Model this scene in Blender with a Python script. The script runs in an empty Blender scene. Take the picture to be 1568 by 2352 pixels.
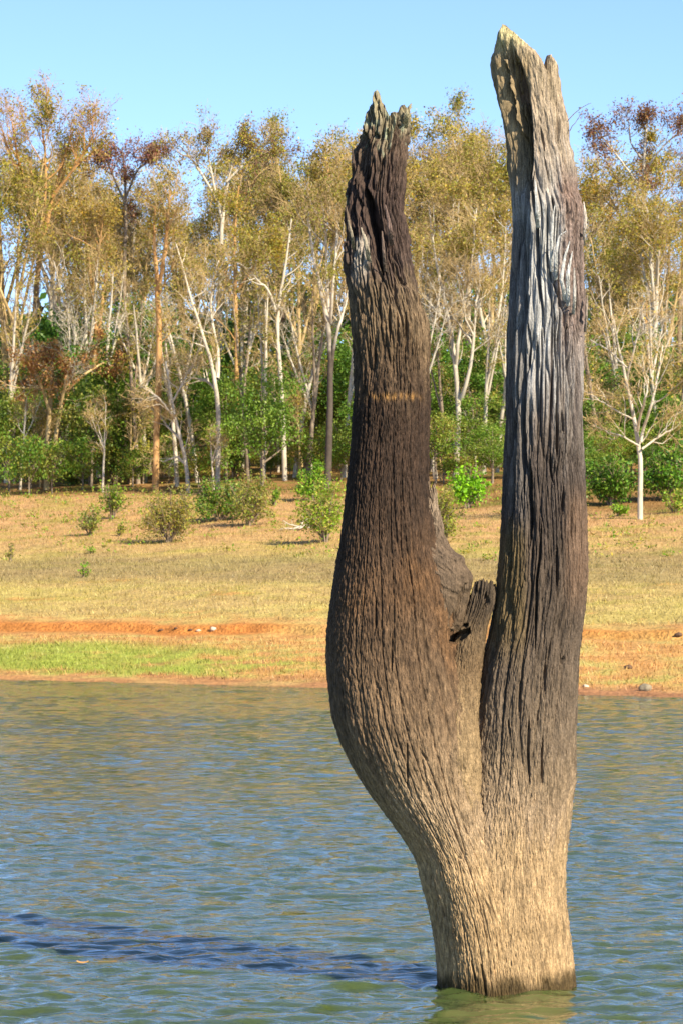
import bpy, math, random
import numpy as np
from mathutils import Vector

R = math.radians
scene = bpy.context.scene
COL = scene.collection

# ------------------------------------------------------------------ camera
CAM_Z = 3.0                     # eye height above the lake
FPX = 7920.0                    # focal length in units of a 1568-wide picture
HOR, CX = 1290.0, 784.0         # horizon row and middle column of that picture
cam = bpy.data.cameras.new('camera')
cam_o = bpy.data.objects.new('camera', cam)
COL.objects.link(cam_o)
cam.sensor_fit = 'HORIZONTAL'
cam.sensor_width = 24.0
cam.lens = 24.0 * FPX / 1568.0
cam.shift_y = (HOR - 1176.0) / 1568.0
cam_o.location = (0, 0, CAM_Z)
cam_o.rotation_euler = (R(90), 0, 0)
cam.clip_start, cam.clip_end = 0.5, 6000
cam.dof.use_dof = True
cam.dof.focus_distance = 24.2
cam.dof.aperture_fstop = 14.0
scene.camera = cam_o

# ------------------------------------------------------------------ light
SUN_AZ, SUN_EL = 137.0, 37.0    # azimuth clockwise from +Y, elevation
world = bpy.data.worlds.new('World')
scene.world = world
world.use_nodes = True
wn = world.node_tree.nodes
sky = wn.new('ShaderNodeTexSky')
sky.sky_type = 'NISHITA'
sky.sun_disc = False
sky.sun_elevation = R(SUN_EL)
sky.sun_rotation = R(SUN_AZ)
sky.altitude = 300
sky.air_density = 0.52
sky.dust_density = 0.0
sky.ozone_density = 3.0
world.node_tree.links.new(sky.outputs[0], wn['Background'].inputs[0])
wn['Background'].inputs[1].default_value = 0.138
sun = bpy.data.lights.new('sun', 'SUN')
sun.energy = 5.0
sun.angle = R(0.5)
sun.color = (1.0, 0.90, 0.70)
sun_o = bpy.data.objects.new('sun', sun)
COL.objects.link(sun_o)
sd = Vector((math.sin(R(SUN_AZ)) * math.cos(R(SUN_EL)), math.cos(R(SUN_AZ)) * math.cos(R(SUN_EL)), math.sin(R(SUN_EL))))
sun_o.rotation_euler = sd.to_track_quat('Z', 'Y').to_euler()
sun_o.location = (20, -20, 40)
vs = scene.view_settings
vs.view_transform = 'Standard'
vs.look = 'None'
vs.exposure = 0.9
vs.gamma = 1.0
vs.use_curve_mapping = False
scene.render.engine = 'CYCLES'
scene.cycles.use_adaptive_sampling = False
scene.cycles.max_bounces = 4
scene.cycles.diffuse_bounces = 2
scene.cycles.glossy_bounces = 3
scene.cycles.transmission_bounces = 3
scene.cycles.transparent_max_bounces = 4

# ------------------------------------------------------------------ numeric helpers
_prm = np.random.RandomState(7).permutation(256).astype(np.int32)
_prm = np.concatenate([_prm, _prm, _prm])
_g = np.random.RandomState(3).normal(size=(256, 3))
_g = (_g / np.linalg.norm(_g, axis=1, keepdims=True)).astype(np.float32)

def noise(x, y, z=0.0):
    """gradient noise, about -0.7..0.7"""
    x, y, z = np.broadcast_arrays(np.asarray(x, np.float32), np.asarray(y, np.float32), np.asarray(z, np.float32))
    sh = x.shape
    x, y, z = x.ravel(), y.ravel(), z.ravel()
    xi, yi, zi = np.floor(x), np.floor(y), np.floor(z)
    fx, fy, fz = x - xi, y - yi, z - zi
    xi, yi, zi = (xi.astype(np.int32) & 255), (yi.astype(np.int32) & 255), (zi.astype(np.int32) & 255)
    u, v, w = (t * t * t * (t * (t * 6 - 15) + 10) for t in (fx, fy, fz))
    def corner(a, b, c):
        h = _prm[_prm[_prm[xi + a] + yi + b] + zi + c]
        g = _g[h]
        return g[:, 0] * (fx - a) + g[:, 1] * (fy - b) + g[:, 2] * (fz - c)
    def mix(a, b, t): return a + (b - a) * t
    r = mix(mix(mix(corner(0, 0, 0), corner(1, 0, 0), u), mix(corner(0, 1, 0), corner(1, 1, 0), u), v),
            mix(mix(corner(0, 0, 1), corner(1, 0, 1), u), mix(corner(0, 1, 1), corner(1, 1, 1), u), v), w)
    return r.reshape(sh)

def fbm(x, y, z=0.0, o=4):
    r, a = 0, 1.0
    for i in range(o):
        f = 2.0 ** i
        r = r + a * noise(np.asarray(x) * f + 17 * i, np.asarray(y) * f + 5 * i, np.asarray(z) * f)
        a *= 0.5
    return r

def sstep(a, b, x):
    t = np.clip((x - a) / (b - a), 0, 1)
    return t * t * (3 - 2 * t)

def lerp(a, b, t):
    t = np.asarray(t)[..., None]
    return np.asarray(a) * (1 - t) + np.asarray(b) * t

def unit(v):
    return v / np.maximum(np.linalg.norm(v, axis=-1, keepdims=True), 1e-9)

# ------------------------------------------------------------------ object helpers
def mesh_np(name, V, F, col=None, smooth=True):
    """one mesh from arrays: V (n,3), F (m,3|4), colour per vertex (n,3)"""
    V = np.ascontiguousarray(V, np.float32).reshape(-1, 3)
    F = np.ascontiguousarray(F, np.int32)
    me = bpy.data.meshes.new(name)
    me.vertices.add(len(V)); me.vertices.foreach_set('co', V.ravel())
    me.loops.add(F.size); me.loops.foreach_set('vertex_index', F.ravel())
    me.polygons.add(len(F)); me.polygons.foreach_set('loop_start', np.arange(len(F), dtype=np.int32) * F.shape[1])
    me.update(calc_edges=True)
    me.polygons.foreach_set('use_smooth', np.full(len(F), smooth))
    if col is not None:
        a = me.color_attributes.new('Col', 'FLOAT_COLOR', 'POINT')
        c = np.ones((len(V), 4), np.float32)
        c[:, :3] = np.asarray(col, np.float32).reshape(-1, 3)
        a.data.foreach_set('color', c.ravel())
    return me

def obj(name, me, mat=None, parent=None, loc=None):
    o = bpy.data.objects.new(name, me)
    COL.objects.link(o)
    if mat and me is not None and len(me.materials) == 0:
        me.materials.append(mat)
    if parent: o.parent = parent
    if loc is not None: o.location = loc
    return o

def tag(o, label=None, cat=None, group=None, kind=None):
    if label: o['label'] = label
    if cat: o['category'] = cat
    if group: o['group'] = group
    if kind: o['kind'] = kind
    return o

def copy_tree(root, loc, rz=0.0, s=1.0):
    r = root.copy(); COL.objects.link(r)
    r.location = loc; r.rotation_euler = (0, 0, rz)
    r.scale = (s, s, s) if np.isscalar(s) else s
    for ch in list(root.children):
        c = ch.copy(); COL.objects.link(c); c.parent = r
    return r

def at(px, py, d):
    """picture column and row at distance d -> a place in the world"""
    return np.array([(px - CX) / FPX * d, d, CAM_Z - (py - HOR) / FPX * d])

# ------------------------------------------------------------------ materials
def new_mat(name):
    m = bpy.data.materials.new(name); m.use_nodes = True
    nt = m.node_tree
    return m, nt, nt.nodes['Principled BSDF'], nt.links.new

def node(nt, t, **kw):
    n = nt.nodes.new(t)
    for k, v in kw.items(): setattr(n, k, v)
    return n

def col_noise(nt, link, src, scale, lo, hi, coord, detail=4, stretch=(1, 1, 1)):
    """src colour multiplied by a noise between lo and hi"""
    mp = node(nt, 'ShaderNodeMapping'); mp.inputs['Scale'].default_value = stretch
    link(coord, mp.inputs[0])
    nz = node(nt, 'ShaderNodeTexNoise'); nz.inputs['Scale'].default_value = scale; nz.inputs['Detail'].default_value = detail
    link(mp.outputs[0], nz.inputs['Vector'])
    mr = node(nt, 'ShaderNodeMapRange'); mr.inputs[1].default_value = 0.3; mr.inputs[2].default_value = 0.7
    mr.inputs[3].default_value = lo; mr.inputs[4].default_value = hi
    link(nz.outputs['Fac'], mr.inputs[0])
    mx = node(nt, 'ShaderNodeMix', data_type='RGBA', blend_type='MULTIPLY'); mx.inputs[0].default_value = 1.0
    link(src, mx.inputs[6]); link(mr.outputs[0], mx.inputs[7])
    return mx.outputs[2], nz.outputs['Fac']

def mat_wood():
    m, nt, b, link = new_mat('weathered_wood')
    at_ = node(nt, 'ShaderNodeAttribute', attribute_name='Col')
    tc = node(nt, 'ShaderNodeTexCoord')
    c, _ = col_noise(nt, link, at_.outputs['Color'], 60, 0.62, 1.4, tc.outputs['Object'], 5, (1, 1, 0.12))
    c, _ = col_noise(nt, link, c, 170, 0.66, 1.36, tc.outputs['Object'], 3, (1, 1, 0.5))
    link(c, b.inputs['Base Color'])
    b.inputs['Roughness'].default_value = 0.8
    b.inputs['Specular IOR Level'].default_value = 0.25
    mp = node(nt, 'ShaderNodeMapping'); mp.inputs['Scale'].default_value = (1, 1, 0.16)
    link(tc.outputs['Object'], mp.inputs[0])
    nz = node(nt, 'ShaderNodeTexNoise'); nz.inputs['Scale'].default_value = 110; nz.inputs['Detail'].default_value = 4
    link(mp.outputs[0], nz.inputs['Vector'])
    bp = node(nt, 'ShaderNodeBump'); bp.inputs['Strength'].default_value = 0.9; bp.inputs['Distance'].default_value = 0.02
    link(nz.outputs['Fac'], bp.inputs['Height']); link(bp.outputs[0], b.inputs['Normal'])
    return m

def mat_bark(name, a, bcol, spot=None):
    m, nt, b, link = new_mat(name)
    tc = node(nt, 'ShaderNodeTexCoord')
    nz = node(nt, 'ShaderNodeTexNoise'); nz.inputs['Scale'].default_value = 2.2; nz.inputs['Detail'].default_value = 5
    mp = node(nt, 'ShaderNodeMapping'); mp.inputs['Scale'].default_value = (1, 1, 0.6)
    link(tc.outputs['Object'], mp.inputs[0]); link(mp.outputs[0], nz.inputs['Vector'])
    cr = node(nt, 'ShaderNodeValToRGB')
    cr.color_ramp.elements[0].position = 0.35; cr.color_ramp.elements[0].color = (*a, 1)
    cr.color_ramp.elements[1].position = 0.65; cr.color_ramp.elements[1].color = (*bcol, 1)
    link(nz.outputs['Fac'], cr.inputs[0])
    link(cr.outputs[0], b.inputs['Base Color'])
    b.inputs['Roughness'].default_value = 0.85; b.inputs['Specular IOR Level'].default_value = 0.2
    return m

def mat_leaf(name='leaves', trans=0.3):
    m, nt, b, link = new_mat(name)
    at_ = node(nt, 'ShaderNodeAttribute', attribute_name='Col')
    oi = node(nt, 'ShaderNodeObjectInfo')
    hs = node(nt, 'ShaderNodeHueSaturation')
    mr = node(nt, 'ShaderNodeMapRange'); mr.inputs[3].default_value = 0.8; mr.inputs[4].default_value = 1.2
    link(oi.outputs['Random'], mr.inputs[0]); link(mr.outputs[0], hs.inputs['Value'])
    mh = node(nt, 'ShaderNodeMapRange'); mh.inputs[3].default_value = 0.515; mh.inputs[4].default_value = 0.488
    link(oi.outputs['Random'], mh.inputs[0]); link(mh.outputs[0], hs.inputs['Hue'])
    link(at_.outputs['Color'], hs.inputs['Color'])
    link(hs.outputs[0], b.inputs['Base Color'])
    b.inputs['Roughness'].default_value = 0.5; b.inputs['Specular IOR Level'].default_value = 0.35
    tr = node(nt, 'ShaderNodeBsdfTranslucent'); link(hs.outputs[0], tr.inputs[0])
    mx = node(nt, 'ShaderNodeMixShader'); mx.inputs[0].default_value = trans
    link(b.outputs[0], mx.inputs[1]); link(tr.outputs[0], mx.inputs[2])
    link(mx.outputs[0], nt.nodes['Material Output'].inputs[0])
    return m

def mat_ground():
    m, nt, b, link = new_mat('ground_grass_and_soil')
    at_ = node(nt, 'ShaderNodeAttribute', attribute_name='Col')
    tc = node(nt, 'ShaderNodeTexCoord')
    c, f1 = col_noise(nt, link, at_.outputs['Color'], 1.1, 0.82, 1.16, tc.outputs['Object'], 6)
    c, f2 = col_noise(nt, link, c, 9, 0.72, 1.25, tc.outputs['Object'], 4, (1, 0.7, 1))
    link(c, b.inputs['Base Color'])
    b.inputs['Roughness'].default_value = 0.95; b.inputs['Specular IOR Level'].default_value = 0.1
    bp = node(nt, 'ShaderNodeBump'); bp.inputs['Strength'].default_value = 0.8; bp.inputs['Distance'].default_value = 0.12
    link(f2, bp.inputs['Height']); link(bp.outputs[0], b.inputs['Normal'])
    return m

def mat_water():
    m, nt, b, link = new_mat('lake_water')
    tc = node(nt, 'ShaderNodeTexCoord')
    b.inputs['Base Color'].default_value = (0.062, 0.088, 0.022, 1)
    b.inputs['Subsurface Weight'].default_value = 1.0
    b.inputs['Subsurface Radius'].default_value = (1.0, 1.0, 0.6)
    b.inputs['Subsurface Scale'].default_value = 0.6
    b.inputs['Roughness'].default_value = 0.02
    b.inputs['IOR'].default_value = 1.58
    mp = node(nt, 'ShaderNodeMapping'); mp.inputs['Scale'].default_value = (0.6, 1.0, 1.0); mp.inputs['Rotation'].default_value = (0, 0, R(12))
    link(tc.outputs['Object'], mp.inputs[0])
    nz = node(nt, 'ShaderNodeTexNoise'); nz.inputs['Scale'].default_value = 4.5; nz.inputs['Detail'].default_value = 4; nz.inputs['Distortion'].default_value = 0.8
    link(mp.outputs[0], nz.inputs['Vector'])
    bp = node(nt, 'ShaderNodeBump'); bp.inputs['Strength'].default_value = 0.45; bp.inputs['Distance'].default_value = 0.05
    link(nz.outputs['Fac'], bp.inputs['Height']); link(bp.outputs[0], b.inputs['Normal'])
    return m

def mat_plain(name, c, rough=0.85, var=0.3, scale=9):
    m, nt, b, link = new_mat(name)
    tc = node(nt, 'ShaderNodeTexCoord')
    rgb = node(nt, 'ShaderNodeRGB'); rgb.outputs[0].default_value = (*c, 1)
    cc, f = col_noise(nt, link, rgb.outputs[0], scale, 1 - var, 1 + var, tc.outputs['Object'], 5)
    link(cc, b.inputs['Base Color']); b.inputs['Roughness'].default_value = rough
    bp = node(nt, 'ShaderNodeBump'); bp.inputs['Strength'].default_value = 0.6; bp.inputs['Distance'].default_value = 0.03
    link(f, bp.inputs['Height']); link(bp.outputs[0], b.inputs['Normal'])
    return m

M_WOOD = mat_wood()
M_PALE = mat_bark('pale_bark', (0.46, 0.39, 0.29), (0.62, 0.55, 0.44))
M_TAN = mat_bark('tan_bark', (0.42, 0.29, 0.125), (0.58, 0.42, 0.21))
M_ORANGE = mat_bark('orange_bark', (0.42, 0.22, 0.075), (0.60, 0.36, 0.16))
M_GREY = mat_bark('grey_brown_bark', (0.17, 0.125, 0.09), (0.36, 0.28, 0.20))
M_DARK = mat_bark('dark_bark', (0.07, 0.048, 0.035), (0.16, 0.11, 0.08))
def mat_foot(name, low, high, z0, z1):
    m, nt, b, link = new_mat(name)
    tc = node(nt, 'ShaderNodeTexCoord'); sp = node(nt, 'ShaderNodeSeparateXYZ'); link(tc.outputs['Object'], sp.inputs[0])
    nz = node(nt, 'ShaderNodeTexNoise'); nz.inputs['Scale'].default_value = 1.6; nz.inputs['Detail'].default_value = 5
    link(tc.outputs['Object'], nz.inputs['Vector'])
    ma = node(nt, 'ShaderNodeMath', operation='MULTIPLY_ADD'); link(nz.outputs['Fac'], ma.inputs[0]); ma.inputs[1].default_value = 5.0; link(sp.outputs['Z'], ma.inputs[2])
    mr = node(nt, 'ShaderNodeMapRange'); mr.inputs[1].default_value = z0 + 2.5; mr.inputs[2].default_value = z1 + 2.5; link(ma.outputs[0], mr.inputs[0])
    mx = node(nt, 'ShaderNodeMix', data_type='RGBA'); mx.inputs[6].default_value = (*low, 1); mx.inputs[7].default_value = (*high, 1)
    link(mr.outputs[0], mx.inputs[0])
    c, _ = col_noise(nt, link, mx.outputs[2], 4, 0.75, 1.25, tc.outputs['Object'], 5)
    link(c, b.inputs['Base Color']); b.inputs['Roughness'].default_value = 0.85; b.inputs['Specular IOR Level'].default_value = 0.2
    return m
M_DARKFOOT = mat_foot('dark_footed_bark', (0.09, 0.07, 0.055), (0.56, 0.49, 0.39), 7.0, 9.5)
M_REDFOOT = mat_foot('red_footed_bark', (0.20, 0.105, 0.06), (0.56, 0.49, 0.40), 4.5, 8.0)
M_ORANGETOP = mat_foot('pale_to_orange_bark', (0.44, 0.34, 0.25), (0.56, 0.30, 0.11), 12.0, 15.0)
M_LEAF = mat_leaf('leaves', 0.32)
M_GRASS = mat_leaf('grass_blades', 0.25)
M_GROUND = mat_ground()
M_WATER = mat_water()

# ------------------------------------------------------------------ terrain
def shore(X):
    return 81.8 - 0.74 * 30 * np.tanh(np.asarray(X) / 30.0)

_FE = [-260, -60, -10, -3, 0, 10.5, 21, 27, 39, 51, 95, 200, 700]
_FZ = [-5, -3.6, -1.0, -0.33, 0.02, 0.98, 2.4, 3.05, 4.85, 6.95, 14.0, 24.0, 38.0]

def ground(X, Y):
    X = np.asarray(X, float); Y = np.asarray(Y, float)
    e = (Y - shore(X)) / 2; Y = Y / 2
    z = 0
    for o in (-1.6, -0.8, 0, 0.8, 1.6):
        k = np.clip(e / 4.0, 0, 1)
        z = z + np.interp(e + o * k, _FE, _FZ) / 5
    led = 10.9 + 0.5 * noise(X * 0.25, 3.1) + 0.25 * noise(X * 1.1, 9.4)
    amp = 0.30 * (0.65 + 0.9 * noise(X * 0.16, 1.7))
    z = z + amp * (sstep(led - 0.10, led + 0.12, e) - 1) * np.clip((e - 2) / 8, 0, 1) * (e < 40) + 0 * X
    up = np.clip(e / 5, 0, 1)
    z = z + up * (0.22 * noise(X * 0.22, Y * 0.22, 4.4) + 0.07 * noise(X * 0.8, Y * 0.8, 1.3)) + np.clip(e / 1.5, 0, 1) * 0.02 * noise(X * 3, Y * 3)
    return z

def on_ground(px, py, d0=72.0, d1=270.0):
    """where the line of sight through a picture point meets the slope"""
    d = np.linspace(d0, d1, 1600)
    x = (px - CX) / FPX * d
    zr = CAM_Z - (py - HOR) / FPX * d
    g = ground(x, d)
    i = int(np.argmax(g >= zr)) if (g >= zr).any() else len(d) - 1
    return np.array([x[i], d[i], g[i]])

def forest_edge(X):
    return np.interp(X, [-40, -18, -5, 0, 5, 10, 18, 40], [50, 49.5, 49, 46, 43, 41, 40, 39])

def ground_colour(X, Y):
    e = (Y - shore(X)) / 2; Y = Y / 2
    n1 = fbm(X * 0.12, Y * 0.30, 2.0, 4); n2 = fbm(X * 0.85, Y * 0.9, 7.0, 4); n3 = fbm(X * 1.8, Y * 3.2, 3.0, 3)
    n4 = fbm(X * 0.3, Y * 0.8, 15.0, 4)
    straw = np.array([0.47, 0.325, 0.125]); yellow = np.array([0.47, 0.36, 0.115]); brown = np.array([0.285, 0.205, 0.095])
    orange = np.array([0.53, 0.275, 0.095]); deep = np.array([0.48, 0.18, 0.045]); green = np.array([0.29, 0.33, 0.05])
    mud = np.array([0.36, 0.17, 0.08]); litter = np.array([0.30, 0.165, 0.06]); moss = np.array([0.16, 0.15, 0.03]); pink = np.array([0.50, 0.27, 0.13])
    c = lerp(straw, yellow, sstep(-0.3, 0.4, n1 + 0.4 * n2))
    # upper straw slope is pinker and barer
    c = lerp(c, pink, 0.75 * sstep(26, 36, e) * sstep(-0.35, 0.35, n2 + 0.3))
    c = lerp(c, [0.33, 0.29, 0.055], 0.6 * sstep(12, 16, e) * sstep(0.0, 0.4, n4 + 0.5 * n3))
    # the grey-brown belt of dead grass
    belt = sstep(18.5, 21.5, e + 2.5 * n1) * (1 - sstep(26.5, 30, e + 2.5 * n1))
    c = lerp(c, brown, belt * (0.65 + 0.5 * n2).clip(0, 1))
    # scattered bare soil above the scarp
    c = lerp(c, orange, 0.8 * sstep(0.30, 0.5, n4 + 0.3 * n3) * (e > 11) * (1 - sstep(18, 24, e)))
    # soil shelf and scarp
    sh = 1 - sstep(11.0, 13.2, e + 1.3 * n2)
    c = lerp(c, lerp(orange, yellow, sstep(-0.2, 0.45, n2 + 0.4 * n4)), sh)
    scarp = np.exp(-((e - 10.9 - 0.5 * noise(X * 0.25, 3.1)) / 0.55) ** 2)
    c = lerp(c, deep, 0.95 * scarp * sstep(-0.4, 0.15, n1 + 0.5 * n2))
    # green turf near the water, thickest on the left
    lft = np.interp(X, [-12, -5.5, -2.5, 0.5, 4, 12], [0.85, 0.66, 0.30, 0.0, -0.1, -0.05])
    turf = (1 - sstep(4.6, 8.4, e + 3.4 * noise(X * 0.22, 5.5) + 2.0 * n2)) * sstep(0.4, 2.2, e + 0.9 * n2)
    c = lerp(c, [0.36, 0.33, 0.07], (turf * sstep(-0.35, 0.25, n2 + lft - 0.3)).clip(0, 1) * 0.85)
    c = lerp(c, green, (turf * sstep(0.25, 0.8, n2 * 0.8 + lft)).clip(0, 1) * 0.85)
    c = lerp(c, mud, (1 - sstep(0.2, 1.7, e + 0.9 * n2)) * np.interp(X, [-9, -2, 3, 9], [0.35, 0.65, 0.9, 1]))
    # forest floor
    ff = sstep(-1.5, 2.5, e - forest_edge(X) + 1.5 * n2)
    c = lerp(c, lerp(litter, moss, sstep(0.0, 0.4, n4)), ff)
    c = c * (1 + 0.30 * n3 + 0.15 * n2)[..., None]
    # lake bed
    return np.clip(lerp(c, [0.16, 0.12, 0.05], sstep(0, 0.6, -e)), 0.01, 0.9)

def grid_faces(nr, nc, wrap=False):
    i = np.arange(nr - 1)[:, None]; j = np.arange(nc if wrap else nc - 1)[None]
    j2 = (j + 1) % nc
    return np.stack([i * nc + j, i * nc + j2, (i + 1) * nc + j2, (i + 1) * nc + j], -1).reshape(-1, 4)

def build_ground():
    xs = np.concatenate([-np.geomspace(900, 27, 22), np.linspace(-26, 26, 235), np.geomspace(27, 900, 22)])
    es = np.concatenate([[-260, -120, -60, -30, -15, -8, -4, -2], np.linspace(-1, 10, 60), np.linspace(10.1, 12.6, 26), np.linspace(12.8, 62, 185),
                         np.linspace(63, 100, 38), np.geomspace(104, 2500, 20)])
    X, E = np.meshgrid(xs, es)
    Y = 2 * E + shore(X)
    Z = ground(X, Y)
    V = np.stack([X, Y, Z], -1).reshape(-1, 3)
    me = mesh_np('ground', V, grid_faces(len(es), len(xs)), ground_colour(X, Y).reshape(-1, 3))
    tag(obj('ground', me, M_GROUND), 'sloping lake shore of dry straw grass and orange soil', None, None, 'structure')

build_ground()

def build_water():
    rng = np.random.RandomState(5)
    ths = np.concatenate([np.linspace(-82, -8.5, 22)[:-1], np.linspace(-8.5, 8.5, 210), np.linspace(8.5, 82, 22)[1:]])
    ds = np.concatenate([[0.8, 4, 8, 12, 15], np.geomspace(18, 94, 760), np.linspace(96, 150, 12)])
    T, D = np.meshgrid(np.tan(np.radians(ths)), ds)
    X, Y = T * D, D
    dens = (np.abs(T) < math.tan(R(8.5)))
    Z = np.zeros_like(X)
    lam = np.geomspace(0.12, 2.4, 80)
    for l in lam:
        a = rng.normal(R(108), R(38))        # travel direction
        k = 2 * math.pi / l
        amp = 0.054 * l / math.sqrt(80) * math.exp(-0.5 * (math.log(l / 0.30) / 0.62) ** 2)
        att = sstep(1.6, 3.2, l / np.maximum(0.05, 0.0014 * D * 2.0))
        ph = k * (X * math.cos(a) + Y * math.sin(a)) + rng.uniform(0, 6.28)
        Z += amp * att * np.sin(ph + 0.5 * np.sin(ph))
    patch = 0.6 + 0.7 * sstep(-0.35, 0.35, fbm(X * 0.10, Y * 0.10, 8.8, 3))
    Z *= patch * dens
    # small rings thrown back by the trunk
    rr = np.hypot((X - float((1165 - CX) * 24.4 / FPX)) / 0.47, (Y - 24.4) / 0.42) * 0.45
    Z += dens * 0.010 * np.exp(-np.clip(rr - 0.45, 0, 9) / 0.5) * np.sin(2 * math.pi * (rr - 0.45) / 0.24 + 1.5 * noise(X * 2, Y * 2)) * (rr > 0.3)
    V = np.stack([X, Y, Z], -1).reshape(-1, 3)
    F = grid_faces(len(ds), len(ths))
    n = len(V)
    # the flat rest of the lake, behind and to the sides of the viewer
    c, s0 = math.tan(R(82)) * 0.8, 0.8
    extra = np.array([[-900, -500, 0], [900, -500, 0], [900, 0.8, 0], [-900, 0.8, 0]])
    V = np.concatenate([V, extra]); F = np.concatenate([F, [[n, n + 1, n + 2, n + 3]]])
    me = mesh_np('lake_water', V, F)
    tag(obj('lake_water', me, M_WATER), 'rippled olive green lake water reflecting blue sky', None, None, 'structure')

build_water()

# ------------------------------------------------------------------ the dead forked tree in the water
DC = 24.4                       # distance of the trunk's middle
PXM = DC / FPX                   # metres per picture unit there
def wx(px): return (np.asarray(px, float) - CX) * PXM
def wz(py): return CAM_Z - (np.asarray(py, float) - HOR) * PXM
def inv_x(X): return X / PXM + CX
def inv_y(Z): return HOR + (CAM_Z - Z) / PXM

L_PROF = [(180, 812, 945), (230, 818, 943), (282, 827, 940), (320, 825, 937), (338, 812, 936), (360, 809, 934), (400, 808, 931), (410, 800, 931), (433, 797, 929), (467, 794, 927),
          (502, 792, 930), (537, 797, 936), (560, 797, 939), (589, 794, 942), (606, 798, 946), (641, 803, 953), (676, 808, 961),
          (710, 811, 971), (745, 812, 980), (780, 814, 982), (841, 818, 980), (900, 816, 984), (950, 812, 984), (1000, 809, 983),
          (1050, 804, 982), (1100, 798, 982), (1150, 792, 986), (1200, 786, 992), (1250, 779, 1000), (1300, 772, 1012), (1350, 764, 1026), (1400, 757, 1036),
          (1450, 751, 1042), (1500, 748, 1050), (1550, 749, 1062), (1600, 755, 1072), (1650, 763, 1080), (1700, 780, 1088), (1756, 808, 1095),
          (1823, 848, 1102), (1872, 884, 1112), (1926, 924, 1124), (1980, 957, 1140), (2024, 970, 1152), (2069, 988, 1163), (2114, 1001, 1172),
          (2159, 1010, 1180), (2204, 1016, 1186), (2248, 1020, 1190), (2300, 1024, 1195), (2500, 1024, 1195), (2800, 1000, 1215)]
R_PROF = [(40, 1124, 1290), (121, 1124, 1290), (142, 1127, 1290), (166, 1133, 1290), (197, 1139, 1291), (233, 1148, 1294), (263, 1155, 1303),
          (298, 1163, 1307), (330, 1166, 1310), (340, 1167, 1317), (367, 1169, 1320), (402, 1171, 1326), (437, 1173, 1331), (458, 1174, 1342), (480, 1175, 1348),
          (524, 1176, 1346), (576, 1174, 1344), (628, 1172, 1343), (680, 1170, 1347), (732, 1168, 1346), (776, 1166, 1343), (859, 1164, 1343),
          (942, 1160, 1343), (984, 1158, 1344), (1088, 1156, 1344), (1151, 1154, 1346), (1213, 1152, 1349), (1266, 1150, 1351), (1301, 1145, 1352),
          (1332, 1142, 1350), (1374, 1138, 1347), (1395, 1134, 1345), (1416, 1130, 1343), (1447, 1124, 1340), (1474, 1118, 1338), (1489, 1112, 1337),
          (1538, 1098, 1333), (1597, 1088, 1329), (1673, 1080, 1325), (1797, 1076, 1322), (1823, 1075, 1316), (1890, 1072, 1309), (1944, 1068, 1303),
          (2002, 1064, 1299), (2069, 1062, 1300), (2136, 1062, 1307), (2204, 1064, 1314), (2248, 1066, 1319), (2300, 1066, 1322), (2500, 1066, 1322), (2800, 1040, 1345)]
S_PROF = [(1300, 1084, 1141), (1334, 1084, 1141), (1360, 1081, 1138), (1385, 1074, 1135), (1403, 1068, 1130), (1437, 1052, 1119), (1478, 1036, 1112),
          (1550, 1028, 1102), (1650, 1010, 1092), (1750, 1000, 1095), (1850, 1010, 1090), (1950, 1040, 1100), (2050, 1050, 1120)]
FL_PROF = [(1070, 975, 992), (1110, 975, 1001), (1176, 972, 1004), (1228, 965, 1012), (1255, 955, 1030), (1272, 950, 1046), (1276, 950, 1064), (1297, 950, 1066),
           (1310, 950, 1077), (1324, 950, 1083), (1343, 950, 1082), (1370, 950, 1077), (1403, 950, 1068), (1420, 950, 1064), (1443, 950, 1056), (1449, 950, 1047), (1470, 950, 1037), (1520, 950, 1030), (1600, 950, 1020)]

def prof(P, sm):
    P = np.array(P, float)
    y = np.arange(P[0, 0], P[-1, 0], 2.0)
    k = np.exp(-0.5 * (np.arange(-40, 41) * 2.0 / sm) ** 2); k /= k.sum()
    out = []
    for j in (1, 2):
        a = np.interp(y, P[:, 0], P[:, j])
        out.append(np.convolve(np.pad(a, 40, mode='edge'), k, 'valid'))
    return y, out[0], out[1]

def blob(x, y, pts, w):
    """distance to a polyline in picture units over its half-width -> 1 on the line, 0 outside; also position along it"""
    pts = np.array(pts, float)
    best = np.full(x.shape, 1e9, np.float32)
    for (ax, ay), (bx, by) in zip(pts[:-1], pts[1:]):
        dx, dy = bx - ax, by - ay
        t = np.clip(((x - ax) * dx + (y - ay) * dy) / (dx * dx + dy * dy + 1e-9), 0, 1)
        dd = np.hypot(x - ax - t * dx, (y - ay - t * dy))
        # taper towards both ends of the whole line
        best = np.minimum(best, dd)
    y0, y1 = pts[:, 1].min(), pts[:, 1].max()
    tp = np.clip(np.minimum(y - y0 + 3, y1 - y + 3) / (0.25 * (y1 - y0) + 4), 0.12, 1)
    q = np.clip(best / (w * tp), 0, 1)
    return (1 - q * q) ** 1.0

class Limb:
    def __init__(s, P, sm, ratio, yc, ref):
        s.y, s.l, s.r = prof(P, sm); s.ratio = ratio; s.yc = yc; s.ref = ref
    def sec(s, Z):
        y = inv_y(Z)
        l = wx(np.interp(y, s.y, s.l)); r = wx(np.interp(y, s.y, s.r))
        a = (r - l) / 2
        b = np.interp(y, *s.ratio) * a
        return (l + r) / 2, a, b, np.interp(y, *s.yc) + DC
    def dist(s, X, Y, Z):
        xc, a, b, yc = s.sec(Z)
        q = np.sqrt(((X - xc) / a) ** 2 + ((Y - yc) / b) ** 2)
        return (q - 1) * np.minimum(a, b)

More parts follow.
